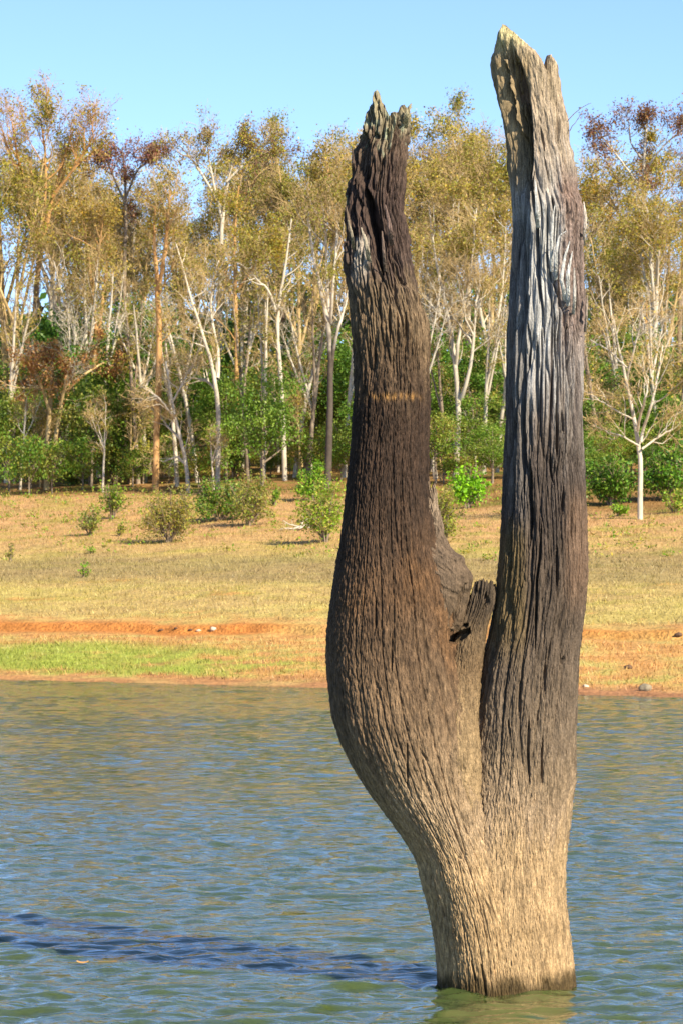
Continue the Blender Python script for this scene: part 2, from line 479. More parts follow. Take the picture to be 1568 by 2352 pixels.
LIMB_L = Limb(L_PROF, 7, ([200, 1100, 1500, 1900, 2300], [0.85, 0.85, 0.80, 0.95, 2.1]), ([200, 1400, 2300], [0.05, 0.0, -0.03]), 0.26)
LIMB_R = Limb(R_PROF, 7, ([60, 900, 1500, 1900, 2300], [0.88, 0.88, 0.92, 0.95, 0.98]), ([60, 1400, 2300], [0.10, 0.08, 0.02]), 0.27)
LIMB_L.ratio = ([200, 1100, 1500, 1900, 2300], [0.85, 0.85, 0.82, 1.15, 1.45])
STUB = Limb(S_PROF, 6, ([1300, 1480, 1700, 2000], [0.55, 0.9, 1.3, 1.2]), ([1300, 1480, 1700, 2000], [0.02, -0.06, -0.17, -0.15]), 0.10)
FLANGE = Limb(FL_PROF, 4, ([1070, 1300, 1600], [0.7, 0.9, 1.2]), ([1070, 1600], [0.0, -0.02]), 0.14)

def build_limb(name, L, tops, back_drop, wall, nth, nz, zb, others, detail, colour, parent, expo=2.0, hollow=0.5, front=2.6, carves=(), raises=(), seed=0.0, sides_in=True):
    # columns denser on the side that faces the viewer
    tt = np.linspace(-math.pi, math.pi, 4001)
    wgt = 1 + front * np.exp(-((tt + math.pi / 2 + 0.1) / 1.15) ** 2)
    cum = np.concatenate([[0], np.cumsum((wgt[1:] + wgt[:-1]) / 2)]); cum /= cum[-1]
    th = np.interp(np.arange(nth) / nth, cum, tt)
    ct, st = np.cos(th), np.sin(th)
    cx_ = np.sign(ct) * np.abs(ct) ** (2 / expo); sy_ = np.sign(st) * np.abs(st) ** (2 / expo)
    tx = np.array(tops, float)
    xm, hw = (tx[0, 0] + tx[-1, 0]) / 2, (tx[-1, 0] - tx[0, 0]) / 2
    xcol = xm + hw * cx_
    ytop = np.interp(xcol, tx[:, 0], tx[:, 1])
    bk = sstep(-0.15, 0.35, st)
    jag = 9 * noise(np.arange(nth) * 0.16, 2.2 + seed) + 5 * noise(np.arange(nth) * 0.5, 7.2 + seed)
    ytop = ytop + bk * (back_drop + 2.2 * jag) + (1 - bk) * 0.35 * jag
    ztop = wz(ytop)
    v = np.linspace(0, 1, nz)[:, None]
    Z = zb + (ztop[None] - zb) * v
    xc, a, b, yc = L.sec(Z)
    X = xc + a * cx_[None]; Y = yc + b * sy_[None]
    nx, ny = cx_[None] * b, sy_[None] * a
    ln = np.hypot(nx, ny) + 1e-9; nx, ny = nx / ln, ny / ln
    # smooth junction with the other members of the tree
    push = np.zeros_like(X)
    for O, k_ in others:
        d = O.dist(X, Y, Z)
        k = np.interp(inv_y(Z), *k_)
        h = np.clip(k - np.abs(d), 0, None) / np.maximum(k, 1e-4)
        push = np.maximum(push, h * h * k * 0.25)
    X = X + nx * push; Y = Y + ny * push
    px, py = inv_x(X), inv_y(Z)
    # fibre coordinates that follow the limb
    fx = (X - xc) / a * L.ref; fy = (Y - yc) / b * L.ref
    disp = detail(fx, fy, Z, px, py, st[None] + 0 * X)
    face = sstep(0.35, -0.05, st)[None]
    for pts, w, dep in carves:
        disp = disp - dep * blob(px, py, pts, w) * face
    for fn in raises:
        disp = disp + fn(px, py) * face
    edge = np.clip(a * 0.9, 0, 1)
    disp = np.maximum(disp, -edge)
    # pinch the wall at its broken rim
    rim = sstep(0.0, 0.05, (ztop[None] - Z))
    X2 = X + nx * disp - nx * (1 - rim) * wall * 0.35
    Y2 = Y + ny * disp - ny * (1 - rim) * wall * 0.35
    Cc = colour(fx, fy, Z, px, py, disp)
    # inner wall of the hollow top
    inn = []
    for i, f in enumerate((0.0, 0.06, 0.25, 0.6, 1.0)):
        zi = ztop[None] - f * hollow - (0.004 if i == 0 else 0)
        xci, ai, bi, yci = L.sec(zi)
        wl = np.minimum(wall * (0.7 + 0.5 * min(1, f * 3)), np.minimum(ai, bi) * 0.85)
        inn.append(np.stack([xci + (ai - wl) * cx_ + 0.02 * noise(xcol * 0.07, f * 3, seed), yci + (bi - wl) * sy_, zi + 0 * xci], -1)[0])
    last = inn[-1]
    cen = last.mean(0)
    for s_ in (0.5, 0.0):
        q = last.copy(); q[:, :2] = cen[:2] + (last[:, :2] - cen[:2]) * s_; q[:, 2] = cen[2] * (1 - s_) + last[:, 2] * s_ - 0.02
        inn.append(q)
    O = np.stack([X2, Y2, Z], -1)
    V = np.concatenate([O, np.array(inn)], 0)
    Cc = np.concatenate([Cc, np.tile(np.array([0.14, 0.09, 0.06]), (len(inn), nth, 1)) * (1 + 0.5 * noise(xcol * 0.2, 1.0))[None, :, None]], 0)
    me = mesh_np(name, V.reshape(-1, 3), grid_faces(len(V), nth, True)[:, ::1], Cc.reshape(-1, 3))
    return obj(name, me, M_WOOD, parent)

def ridged(n, p=1.0): return (1 - np.minimum(np.abs(n) * 2.2, 1)) ** p

def bark_grain(fx, fy, z, s=1.0, fa=104.0, fl=15.0):
    """short interlaced bark ridges"""
    w = 0.02 * noise(fx * 6, fy * 6, z * 2.5)
    a = noise((fx + w) * fa, (fy + w) * fa, z * fl)
    c = noise((fx + w) * fa * 0.55 + 4, (fy + w) * fa * 0.55, z * fl * 0.6)
    b = noise(fx * fa * 1.9 + 9, fy * fa * 1.9, z * fl * 2.6 + 3)
    return s * (0.0135 * (ridged(a, 1.3) - 0.5) + 0.006 * (ridged(c, 2.0) - 0.3) + 0.013 * b)

def fibre(fx, fy, z, s=1.0, fa=26.0, fl=1.6):
    """long wavy splits in bare wood"""
    w = 0.03 * noise(fx * 4 + 3, fy * 4, z * 1.6) + 0.008 * noise(fx * 16, fy * 16, z * 5)
    a = noise((fx + w) * fa, (fy + w) * fa, z * fl)
    b = noise((fx + w) * fa * 2.3 + 4, (fy + w) * fa * 2.3, z * fl * 1.7)
    return s * (-0.042 * np.clip(ridged(a, 2.5) - 0.25, 0, 1) * 1.1 + 0.013 * b)

def det_left(fx, fy, z, px, py, st):
    low = sstep(620, 760, py)
    g = bark_grain(fx, fy, z) * (0.78 - 0.2 * sstep(1300, 1800, py)) * low
    r = fibre(fx, fy, z, 1.0, 30, 4.0) + 0.024 * noise(fx * 24, fy * 24, z * 9) + 0.018 * noise(fx * 50, fy * 50, z * 22)
    top = (0.03 * noise(fx * 16, fy * 16, z * 13) + 0.02 * noise(fx * 38, fy * 38, z * 30)) * sstep(380, 290, py)
    lump = 0.020 * noise(fx * 3.2, fy * 3.2, z * 1.6) + 0.010 * noise(fx * 8, fy * 8, z * 3.0)
    cr = -0.020 * np.clip(ridged(noise(fx * 20 + 2, fy * 20, z * 0.6), 14), 0, 1) * low
    strand = fibre(fx + 3, fy, z, 0.75, 24, 2.4) * sstep(640, 700, py) * sstep(1000, 800, py)
    return lump + g + r * (1 - low) + top + cr + strand

def det_right(fx, fy, z, px, py, st):
    up = sstep(1050, 860, py); low = sstep(1350, 1900, py)
    f = fibre(fx, fy, z, 0.9) * sstep(300, 460, py) * up
    f2 = fibre(fx + 7, fy, z, 0.55, 46, 1.5) * (1 - up) * (1 - low)
    g = bark_grain(fx + 5, fy, z) * (0.4 + 0.35 * sstep(1350, 1850, py)) * (1 - up)
    rough = sstep(1270, 1300, px - 10 * noise(fx * 6, z * 3)) * sstep(330, 450, py) * sstep(860, 700, py)
    g2 = (0.022 * noise(fx * 44, fy * 44, z * 26) + 0.014 * noise(fx * 20, fy * 20, z * 8)) * rough
    tp = (0.016 * noise(fx * 26, fy * 26, z * 7) + 0.020 * noise(fx * 11, fy * 11, z * 3) + 0.012 * noise(fx * 60, fy * 60, z * 20)) * sstep(520, 380, py)
    lump = 0.016 * noise(fx * 3.2 + 8, fy * 3.2, z * 1.0) + 0.012 * noise(fx * 8 + 1, fy * 8, z * 1.4)
    cr = -0.034 * np.clip(ridged(noise(fx * 8 + 2, fy * 8 + 1, z * 0.55), 10), 0, 1) * sstep(1950, 1600, py) * sstep(380, 560, py)
    cr = cr - 0.050 * np.clip(ridged(noise(fx * 15 + 6, fy * 15 + 1, z * 0.8), 7), 0, 1) * sstep(1080, 960, py) * sstep(420, 560, py)
    return lump + f * (1 - 0.7 * rough) + f2 + g + g2 + tp + cr

def ramp(y, keys):
    ys = [k[0] for k in keys]; cs = np.array([k[1] for k in keys], float)
    return np.stack([np.interp(y, ys, cs[:, i]) for i in range(3)], -1)

def wet(c, z, fx):
    # silt line left by a slightly higher lake
    c = lerp(c, c * np.array([0.62, 0.60, 0.55]), 0.7 * np.exp(-((z - 0.42 - 0.05 * noise(fx * 7, 2.0)) / 0.05) ** 2) * (0.5 + noise(fx * 12, z * 9)).clip(0, 1))
    return lerp(c, np.array([0.075, 0.048, 0.018]), sstep(0.12, 0.02, z + 0.10 * noise(fx * 9, z * 3) + 0.05 * noise(fx * 22, z * 5) + 0.03 * noise(fx * 50, 3.0)))

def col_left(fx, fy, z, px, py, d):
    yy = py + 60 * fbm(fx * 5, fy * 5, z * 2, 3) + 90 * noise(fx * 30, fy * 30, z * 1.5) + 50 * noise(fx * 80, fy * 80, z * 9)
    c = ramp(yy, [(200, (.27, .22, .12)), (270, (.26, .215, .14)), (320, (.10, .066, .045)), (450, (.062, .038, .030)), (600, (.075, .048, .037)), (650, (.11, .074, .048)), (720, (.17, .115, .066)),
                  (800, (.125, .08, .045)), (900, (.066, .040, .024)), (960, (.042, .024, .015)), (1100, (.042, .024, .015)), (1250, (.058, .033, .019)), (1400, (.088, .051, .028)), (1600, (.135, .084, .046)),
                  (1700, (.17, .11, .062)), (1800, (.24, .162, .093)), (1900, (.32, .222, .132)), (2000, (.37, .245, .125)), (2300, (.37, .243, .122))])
    # lichen on the crown
    li = sstep(0.05, 0.3, noise(fx * 16, fy * 16, z * 14)) * sstep(345, 300, yy)
    c = lerp(c, [0.28, 0.31, 0.21], li * 0.7)
    # rusty tide mark
    ring = np.exp(-((py - 914 - 4 * noise(fx * 20, z)) / 8.0) ** 2) * sstep(822, 850, px) * sstep(975, 950, px)
    c = lerp(c, [0.40, 0.21, 0.065], ring * (0.25 + 1.3 * noise(fx * 45, fy * 45, z * 12) + 0.5 * noise(fx * 9, fy * 9, 1.0)).clip(0, 0.8))
    # grey bare strip of wood on the left
    g = sstep(810, 822, px) * sstep(852, 842, px) * sstep(540, 560, py) * sstep(680, 600, py)
    c = lerp(c, [0.40, 0.34, 0.28], 0.75 * g)
    # warm rust tint on the swelling
    w = sstep(0.0, 0.5, fbm(fx * 3 + 2, fy * 3, z * 1.2, 3)) * sstep(1150, 1350, py) * sstep(1700, 1500, py)
    c = lerp(c, [0.17, 0.085, 0.034], 0.5 * w)
    gr = noise(fx * 95, fy * 95, z * 16) + 0.7 * noise(fx * 34, fy * 34, z * 8)
    c = c * (1 + 0.75 * gr + 0.25 * noise(fx * 5, fy * 5, z * 3)).clip(0.35, 2.2)[..., None]
    return np.clip(wet(c, z, fx), 0.008, 0.8)

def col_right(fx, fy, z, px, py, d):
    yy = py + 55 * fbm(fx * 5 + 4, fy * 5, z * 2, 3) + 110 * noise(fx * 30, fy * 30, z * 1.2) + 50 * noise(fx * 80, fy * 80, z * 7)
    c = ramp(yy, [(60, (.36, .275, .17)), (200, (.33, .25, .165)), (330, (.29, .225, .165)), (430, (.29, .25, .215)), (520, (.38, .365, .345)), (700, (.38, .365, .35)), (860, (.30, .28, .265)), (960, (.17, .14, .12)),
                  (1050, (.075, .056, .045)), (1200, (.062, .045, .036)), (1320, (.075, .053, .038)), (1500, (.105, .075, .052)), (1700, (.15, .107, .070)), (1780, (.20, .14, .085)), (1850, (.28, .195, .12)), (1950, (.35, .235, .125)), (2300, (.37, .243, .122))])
    # brown crumbling sapwood down the right flank
    br = sstep(1262, 1300, px + 26 * noise(fx * 7, fy * 7, z * 3) + 14 * noise(fx * 30, fy * 30, z * 14)) * sstep(350, 440, py) * sstep(960, 700, py)
    c = lerp(c, [0.17, 0.105, 0.08], 0.85 * br)
    # hollow at the top left, its shade painted in as darker brown
    hl = sstep(1222, 1205, px) * sstep(105, 160, py) * sstep(470, 380, py)
    c = lerp(c, [0.24, 0.17, 0.085], 0.75 * hl)
    # lichen yellow on the very tip
    c = lerp(c, [0.50, 0.45, 0.20], 0.55 * sstep(130, 80, py + 20 * noise(fx * 12, z * 6)))
    # left flank: shade of the side turned from the sun, painted into the colour
    lf = sstep(1225, 1195, px + 8 * noise(fx * 14, z * 3)) * sstep(430, 560, py) * sstep(1300, 1050, py)
    c = lerp(c, [0.13, 0.115, 0.105], 0.7 * lf)
    ol = sstep(1215, 1190, px + 10 * noise(fx * 9, z * 3)) * sstep(1170, 1260, py) * sstep(1560, 1420, py)
    c = lerp(c, [0.15, 0.10, 0.04], 0.75 * ol)
    rb = sstep(1280, 1320, px + 15 * noise(fx * 9, z * 3)) * sstep(1090, 1180, py) * sstep(1440, 1330, py)
    c = lerp(c, [0.155, 0.095, 0.06], 0.8 * rb)
    # dark stains in the silver wood
    stn = sstep(0.02, 0.30, noise(fx * 14 + 3, fy * 14, z * 0.7)) * sstep(430, 640, py) * sstep(1150, 900, py)
    c = lerp(c, [0.105, 0.08, 0.068], 0.85 * stn)
    c = c * (1 + 0.5 * noise(fx * 95, fy * 95, z * 9) + 0.35 * noise(fx * 40, fy * 40, z * 4) + 0.18 * noise(fx * 6, fy * 6, z * 2)).clip(0.4, 2.0)[..., None]
    return np.clip(wet(c, z, fx), 0.008, 0.8)

def bark_step(px, py):
    ys = np.interp(px, [790, 812, 813, 824, 827, 836, 846, 848, 851, 863, 868, 875, 880, 888, 893, 894, 900, 907, 911, 913, 940, 950, 958, 972],
                   [560, 546, 543, 545, 521, 530, 546, 560, 647, 645, 662, 655, 641, 646, 712, 700, 688, 690, 664, 658, 663, 668, 690, 715])
    ys = ys + 5 * noise(px * 0.35, 1.0)
    return 0.026 * sstep(-2, 5, py - ys) * sstep(1000, 700, py)

def gouge_right(px, py):
    """the hollow broken side of the tall limb: everything left of a sharp rib is sunk"""
    rib = np.interp(py, [50, 100, 140, 200, 300, 380, 440, 520, 640, 760], [1150, 1172, 1190, 1214, 1222, 1224, 1220, 1217, 1216, 1214])
    rib = rib + 3 * noise(py * 0.05, 2.0)
    s_ = sstep(rib + 1, rib - 5, px)
    left = np.interp(py, [50, 120, 200, 300, 400, 760], [1140, 1138, 1150, 1170, 1180, 1180])
    bowl = s_ * sstep(left - 6, left + 16, px)
    dep = np.interp(py, [95, 150, 220, 330, 400, 470, 650, 780], [0, 0.09, 0.13, 0.14, 0.12, 0.06, 0.035, 0.0])
    rag = 1 + 0.9 * noise(px * 0.09, py * 0.012, 4.0)
    crumb = (0.05 * noise(px * 0.13, py * 0.035, 1.0) + 0.03 * noise(px * 0.3, py * 0.1, 2.0)) * bowl * sstep(100, 150, py) * sstep(470, 400, py)
    strips = 0.075 * blob(px, py, [(1158, 140), (1168, 200), (1180, 260), (1196, 315)], 6) + 0.05 * blob(px, py, [(1186, 190), (1196, 250), (1206, 320), (1212, 350)], 5)
    ridge = 0.04 * np.clip(np.minimum((px - 1178) / np.maximum(rib - 1178, 5), (1300 - px) / (1300 - rib)), 0, 1) * sstep(330, 430, py) * sstep(1120, 900, py)
    return -dep * bowl * rag + crumb + strips * s_ + ridge

TREE = obj('dead_tree', None, None, None, (float(wx(1150)), DC, -1.1))
tag(TREE, 'weathered dead forked tree trunk rising from the lake, silver grey and brown', 'dead tree')

L_TOP = [(827, 300), (833, 284), (839, 262), (844, 247), (851, 243), (857, 239), (860, 214), (865, 209), (871, 210), (875, 222), (878, 237), (884, 243), (889, 254), (893, 265),
         (898, 272), (902, 262), (907, 258), (912, 264), (918, 262), (924, 254), (929, 247), (934, 240), (938, 243), (940, 262)]
R_TOP = [(1124, 132), (1127, 116), (1132, 98), (1138, 78), (1141, 62), (1144, 56), (1150, 62), (1158, 67), (1168, 73), (1176, 78), (1192, 91), (1207, 103), (1218, 112), (1229, 119), (1243, 135), (1254, 156),
         (1259, 170), (1263, 160), (1266, 140), (1270, 126), (1274, 127), (1279, 134), (1284, 150), (1288, 172), (1290, 196)]
ZB = -1.15
KJ = ([1480, 1560, 1700, 1900, 2100], [0.02, 0.09, 0.20, 0.36, 0.46])
L_CARVE = [([(1036, 1484), (1050, 1462), (1072, 1446)], 13, 0.14), ([(836, 425), (848, 470), (856, 510), (866, 545), (873, 590), (879, 634)], 17, 0.15), ([(838, 300), (832, 350), (832, 400), (840, 440)], 20, 0.05),
           ([(806, 470), (812, 500), (818, 530)], 5, 0.035), ([(820, 450), (826, 490), (832, 515)], 5, 0.05), ([(851, 690), (852, 735)], 3.5, 0.03), ([(893, 705), (894, 790)], 4.5, 0.035), ([(918, 640), (925, 655), (936, 660)], 5, 0.035),
           ([(929, 720), (930, 785)], 3, 0.025), ([(871, 650), (873, 740)], 3.5, 0.025), ([(905, 430), (915, 500), (925, 560)], 3, 0.03), ([(862, 310), (868, 322)], 7, 0.04), ([(889, 300), (893, 330)], 6, 0.04),
           ([(917, 288), (921, 300)], 4, 0.04), ([(861, 1375), (860, 1445)], 3, 0.028), ([(899, 1450), (897, 1545)], 2.6, 0.025), ([(931, 1690), (932, 1800)], 3, 0.025), ([(790, 1220), (782, 1300)], 3, 0.02),
           ([(846, 900), (845, 1010)], 3, 0.02), ([(1098, 2200), (1106, 2240), (1110, 2275)], 4, 0.035), ([(1075, 2190), (1086, 2240)], 3, 0.025)]
R_CARVE = [([(1226, 400), (1222, 440), (1229, 500), (1230, 560), (1233, 640), (1236, 700)], 6, 0.085), ([(1253, 580), (1258, 615), (1263, 640), (1284, 697), (1295, 735)], 4, 0.05),
           ([(1264, 455), (1268, 480), (1272, 500)], 4, 0.05), ([(1203, 790), (1201, 880), (1199, 980), (1198, 1090), (1200, 1150)], 6, 0.065), ([(1231, 776), (1229, 880), (1231, 1005)], 5, 0.05), ([(1213, 740), (1215, 800), (1212, 860)], 4, 0.05),
           ([(1272, 930), (1276, 975), (1276, 1050)], 4.5, 0.05), ([(1260, 1040), (1262, 1080), (1268, 1115)], 3.5, 0.04), ([(1293, 1120), (1290, 1185)], 4, 0.04), ([(1312, 1160), (1311, 1240)], 3.5, 0.035),
           ([(1216, 1060), (1214, 1130), (1216, 1180), (1212, 1260)], 6, 0.05), ([(1240, 1190), (1236, 1270), (1228, 1330), (1224, 1500)], 4, 0.045), ([(1276, 1255), (1275, 1365)], 4, 0.05), ([(1209, 1640), (1207, 1720), (1211, 1800)], 3.5, 0.04),
           ([(1241, 1690), (1240, 1800)], 3.5, 0.04), ([(1295, 1508), (1292, 1524)], 4, 0.035), ([(1188, 1560), (1184, 1640)], 3, 0.03), ([(1160, 1650), (1166, 1690)], 3.5, 0.03), ([(1250, 1480), (1246, 1600)], 3, 0.03), ([(1286, 940), (1292, 1000)], 4, 0.05),
           ([(1176, 960), (1178, 1010)], 4.5, 0.05), ([(1180, 1090), (1176, 1180)], 4, 0.05), ([(1172, 1180), (1166, 1290)], 6, 0.05), ([(1234, 640), (1243, 720), (1247, 790)], 4, 0.05), ([(1268, 700), (1272, 790), (1276, 860)], 3.2, 0.04), ([(1300, 740), (1302, 840)], 3, 0.035),
           ([(1276, 215), (1281, 260), (1279, 330)], 4, 0.03), ([(1240, 300), (1247, 350)], 4, 0.025), ([(1098, 1800), (1103, 1850), (1106, 1890)], 4, 0.02)]
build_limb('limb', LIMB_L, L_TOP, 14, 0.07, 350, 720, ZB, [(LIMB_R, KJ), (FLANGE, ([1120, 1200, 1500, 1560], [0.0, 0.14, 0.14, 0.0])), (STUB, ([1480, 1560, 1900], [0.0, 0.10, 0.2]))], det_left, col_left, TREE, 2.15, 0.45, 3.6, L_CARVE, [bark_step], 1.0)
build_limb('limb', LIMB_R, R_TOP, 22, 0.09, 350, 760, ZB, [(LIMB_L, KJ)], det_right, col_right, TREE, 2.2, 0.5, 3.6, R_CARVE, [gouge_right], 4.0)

def det_stub(fx, fy, z, px, py, st):
    up = sstep(1520, 1440, py)
    return 0.006 * noise(fx * 9, fy * 9, z * 4) + bark_grain(fx, fy, z, 0.8) * (1 - 0.4 * up) + fibre(fx, fy, z, 0.6, 40, 2.5) * up
def col_stub(fx, fy, z, px, py, d):
    c = ramp(py + 20 * noise(fx * 20, z * 4), [(1330, (.075, .054, .036)), (1400, (.07, .048, .03)), (1460, (.11, .072, .038)), (1540, (.15, .095, .048)), (1620, (.21, .14, .072)), (1720, (.26, .175, .09)), (1900, (.34, .23, .12))])
    return np.clip(c * (1 + 0.4 * noise(fx * 40, fy * 40, z * 8))[..., None], 0.01, 0.8)
S_TOP = [(1084, 1352), (1087, 1338), (1090, 1333), (1094, 1344), (1098, 1330), (1103, 1334), (1108, 1327), (1113, 1338), (1118, 1330), (1123, 1345), (1128, 1332), (1133, 1335), (1137, 1350), (1141, 1342)]
build_limb('stub', STUB, S_TOP, 6, 0.03, 110, 260, float(wz(1990)), [(LIMB_L, ([1480, 1560, 1900], [0.0, 0.10, 0.2])), (LIMB_R, ([1520, 1620, 1900], [0.0, 0.08, 0.2]))], det_stub, col_stub, TREE, 2.2, 0.12, 2.2,
           [([(1036, 1484), (1050, 1462), (1074, 1442)], 12, 0.14), ([(1046, 1430), (1066, 1440)], 8, 0.08), ([(1113, 1365), (1119, 1385), (1108, 1398)], 6, 0.04), ([(1098, 1352), (1095, 1375)], 3, 0.04), ([(1036, 1490), (1031, 1560)], 3, 0.03)], [], 9.0)
def det_fl(fx, fy, z, px, py, st):
    # wavy, gnarled grain curling round an old wound
    w = 0.05 * noise(fx * 8, fy * 8, z * 5)
    return 0.016 * noise(fx * 7, fy * 7, z * 5) + 0.014 * (ridged(noise((fx + w + z * 0.5) * 26, fy * 26, (z + w) * 12), 1.2) - 0.4) + 0.01 * noise(fx * 18, fy * 18, z * 14)
def col_fl(fx, fy, z, px, py, d):
    c = ramp(py, [(1080, (.16, .11, .068)), (1160, (.24, .175, .12)), (1230, (.13, .09, .06)), (1400, (.105, .07, .042)), (1480, (.105, .066, .035)), (1560, (.13, .08, .04))])
    return np.clip(c * (1 + 0.5 * noise(fx * 26, fy * 26, z * 14))[..., None], 0.01, 0.8)
FL_TOP = [(976, 1086), (980, 1080), (984, 1092), (987, 1118), (991, 1122), (995, 1114), (999, 1110), (1003, 1128)]
build_limb('bark_flange', FLANGE, FL_TOP, 10, 0.02, 120, 260, float(wz(1560)), [(LIMB_L, ([1120, 1200, 1560], [0.0, 0.14, 0.16]))], det_fl, col_fl, TREE, 2.1, 0.06, 2.0,
           [([(1000, 1320), (1004, 1370)], 5, 0.045), ([(1066, 1340), (1052, 1390), (1040, 1430)], 8, 0.05), ([(1045, 1400), (1032, 1440)], 9, 0.05), ([(1036, 1484), (1050, 1462), (1072, 1446)], 14, 0.16)], [], 12.0)

def splinter(name, pts, w0, col, depth, thick=0.6, seed=0):
    """a torn sliver of wood: tapered blade along picture points at its own distance"""
    pts = np.array(pts, float)
    n = 26
    t = np.linspace(0, 1, n)
    tl = np.linspace(0, 1, len(pts))
    cx = np.interp(t, tl, pts[:, 0]); cy = np.interp(t, tl, pts[:, 1]); w = np.interp(t, tl, pts[:, 2]) if pts.shape[1] > 2 else w0 * (1 - t)
    m = 12
    a = np.linspace(0, 2 * math.pi, m, endpoint=False)
    sc_ = depth / FPX
    W = (w * sc_)[:, None] * (1 + 0.5 * noise(t[:, None] * 9 + seed, np.cos(a)[None] * 2, np.sin(a)[None] * 2 + seed))
    Xc = ((cx - CX) * sc_)[:, None] + W * np.cos(a)[None]
    Yc = depth + 0.10 * (np.clip(1 - t / 0.35, 0, 1) ** 1.5)[:, None] + W * thick * np.sin(a)[None]
    Zc = (CAM_Z - (cy - HOR) * sc_)[:, None] + 0.012 * noise(t[:, None] * 12, np.cos(a)[None] * 3, seed + 0.5)
    V = np.stack([Xc, Yc, Zc], -1).reshape(-1, 3)
    F = grid_faces(n, m, True)
    C = np.array(col) * (1 + 0.5 * noise(V[:, 0] * 60, V[:, 1] * 60, V[:, 2] * 14))[:, None]
    V = np.concatenate([V, V[-m:].mean(0)[None]]);  C = np.concatenate([C, C[-1:]])
    F = np.concatenate([F, [[(n - 1) * m + i, (n - 1) * m + (i + 1) % m, len(V) - 1, len(V) - 1] for i in range(0)]]) if False else F
    o = obj(name, mesh_np(name, V, F, C), M_WOOD, TREE)
    return o

DKB = (0.09, 0.06, 0.045); LIT = (0.42, 0.36, 0.26); SIL = (0.52, 0.50, 0.47)
for pts, c, d in [
        ([(930, 290, 9), (934, 262, 8), (939, 246, 5), (944, 237, 2.5)], (0.36, 0.30, 0.18), 12.15),
        ([(812, 400, 5), (810, 360, 4), (809, 340, 1.5)], DKB, 12.2),
        ([(803, 500, 5), (799, 440, 5), (803, 415, 2)], (0.20, 0.20, 0.13), 12.25),
        ([(806, 560, 6), (801, 510, 5), (794, 470, 1.5)], (0.16, 0.11, 0.075), 12.12),
        ([(812, 570, 5), (806, 530, 3.5), (799, 505, 1.2)], (0.24, 0.20, 0.14), 12.05),
        ([(803, 625, 7), (797, 590, 5), (793, 566, 1.5)], DKB, 12.15),
        ([(848, 600, 7), (838, 550, 6), (829, 522, 1.5)], (0.36, 0.30, 0.22), 11.99),
        ([(900, 560, 8), (893, 510, 6), (884, 470, 2), (858, 468, 1)][:3], (0.16, 0.105, 0.085), 11.99),
        ([(884, 620, 5), (879, 560, 4), (877, 530, 1.5)], (0.16, 0.11, 0.085), 12.0),
        ([(1300, 690, 6), (1288, 640, 6), (1296, 590, 4), (1308, 553, 1.2)], SIL, 12.02),
        ([(1306, 700, 6), (1303, 630, 6), (1309, 600, 3.5), (1314, 577, 1.2)], SIL, 12.02),
        ([(1278, 640, 5), (1276, 580, 5), (1284, 540, 3.5), (1300, 530, 1.0)], SIL, 11.99),
        ([(1268, 620, 5), (1266, 540, 4.5), (1269, 500, 3), (1274, 470, 1)], SIL, 11.99),
        ([(1318, 720, 5), (1319, 660, 4.5), (1318, 615, 1.5)], (0.42, 0.38, 0.34), 12.05),
        ([(1341, 560, 5), (1344, 500, 5), (1340, 462, 1.5)], (0.48, 0.40, 0.33), 12.2),
        ([(1236, 520, 6), (1232, 470, 5), (1228, 413, 2)], SIL, 11.98),
        ([(1345, 760, 4), (1347, 700, 3.5), (1348, 678, 1)], (0.34, 0.27, 0.22), 12.2)]:
    splinter('splinter', [(p[0], p[1], p[2] * 0.8) for p in pts], 0, c, d - 12.25 + DC, 0.4, pts[0][0] * 0.31)

def tube_mesh(name, P, Rd, m=4, col=None):
    V, F = tubes(P, Rd, m)
    return mesh_np(name, V, F, col)

def tubes(P, Rd, m):
    """P (n,k,3) centre lines, Rd (n,k) radii -> verts, quads"""
    n, k, _ = P.shape
    T = np.empty_like(P)
    T[:, 1:-1] = P[:, 2:] - P[:, :-2]; T[:, 0] = P[:, 1] - P[:, 0]; T[:, -1] = P[:, -1] - P[:, -2]
    T = unit(T)
    ref = np.where(np.abs(T[:, :1, 2:3]) > 0.9, np.array([1.0, 0, 0]), np.array([0, 0, 1.0]))
    U = unit(np.cross(T, np.broadcast_to(ref, T.shape))); W = np.cross(T, U)
    a = np.linspace(0, 2 * math.pi, m, endpoint=False)
    V = P[:, :, None] + Rd[:, :, None, None] * (np.cos(a)[:, None] * U[:, :, None] + np.sin(a)[:, None] * W[:, :, None])
    base = (np.arange(n) * k * m)[:, None, None]
    i = (np.arange(k - 1) * m)[None, :, None]; j = np.arange(m)[None, None]
    j2 = (j + 1) % m
    F = np.stack([base + i + j, base + i + j2, base + i + m + j2, base + i + m + j], -1).reshape(-1, 4)
    return V.reshape(-1, 3), F

def px_line(pts, d):
    return np.array([at(p[0], p[1], d) for p in pts])

# the thin dry shoots that stick out beside the tall limb
tw1 = px_line([(1304, 275), (1318, 260), (1334, 247), (1350, 238), (1357, 236)], DC + 0.05)
tw2 = px_line([(1308, 300), (1313, 289), (1320, 282), (1330, 266), (1338, 252)], DC + 0.05)
for tw in (tw1, tw2):
    V1, F1 = tubes(tw[None], np.linspace(0.0032, 0.0016, 5)[None], 5)
    obj('twig', mesh_np('twig', V1, F1, np.tile([0.2, 0.13, 0.1], (len(V1), 1))), M_WOOD, TREE)
for ch in TREE.children:
    ch.matrix_parent_inverse.identity()
    ch.location = -TREE.location if ch.type == 'MESH' else ch.location

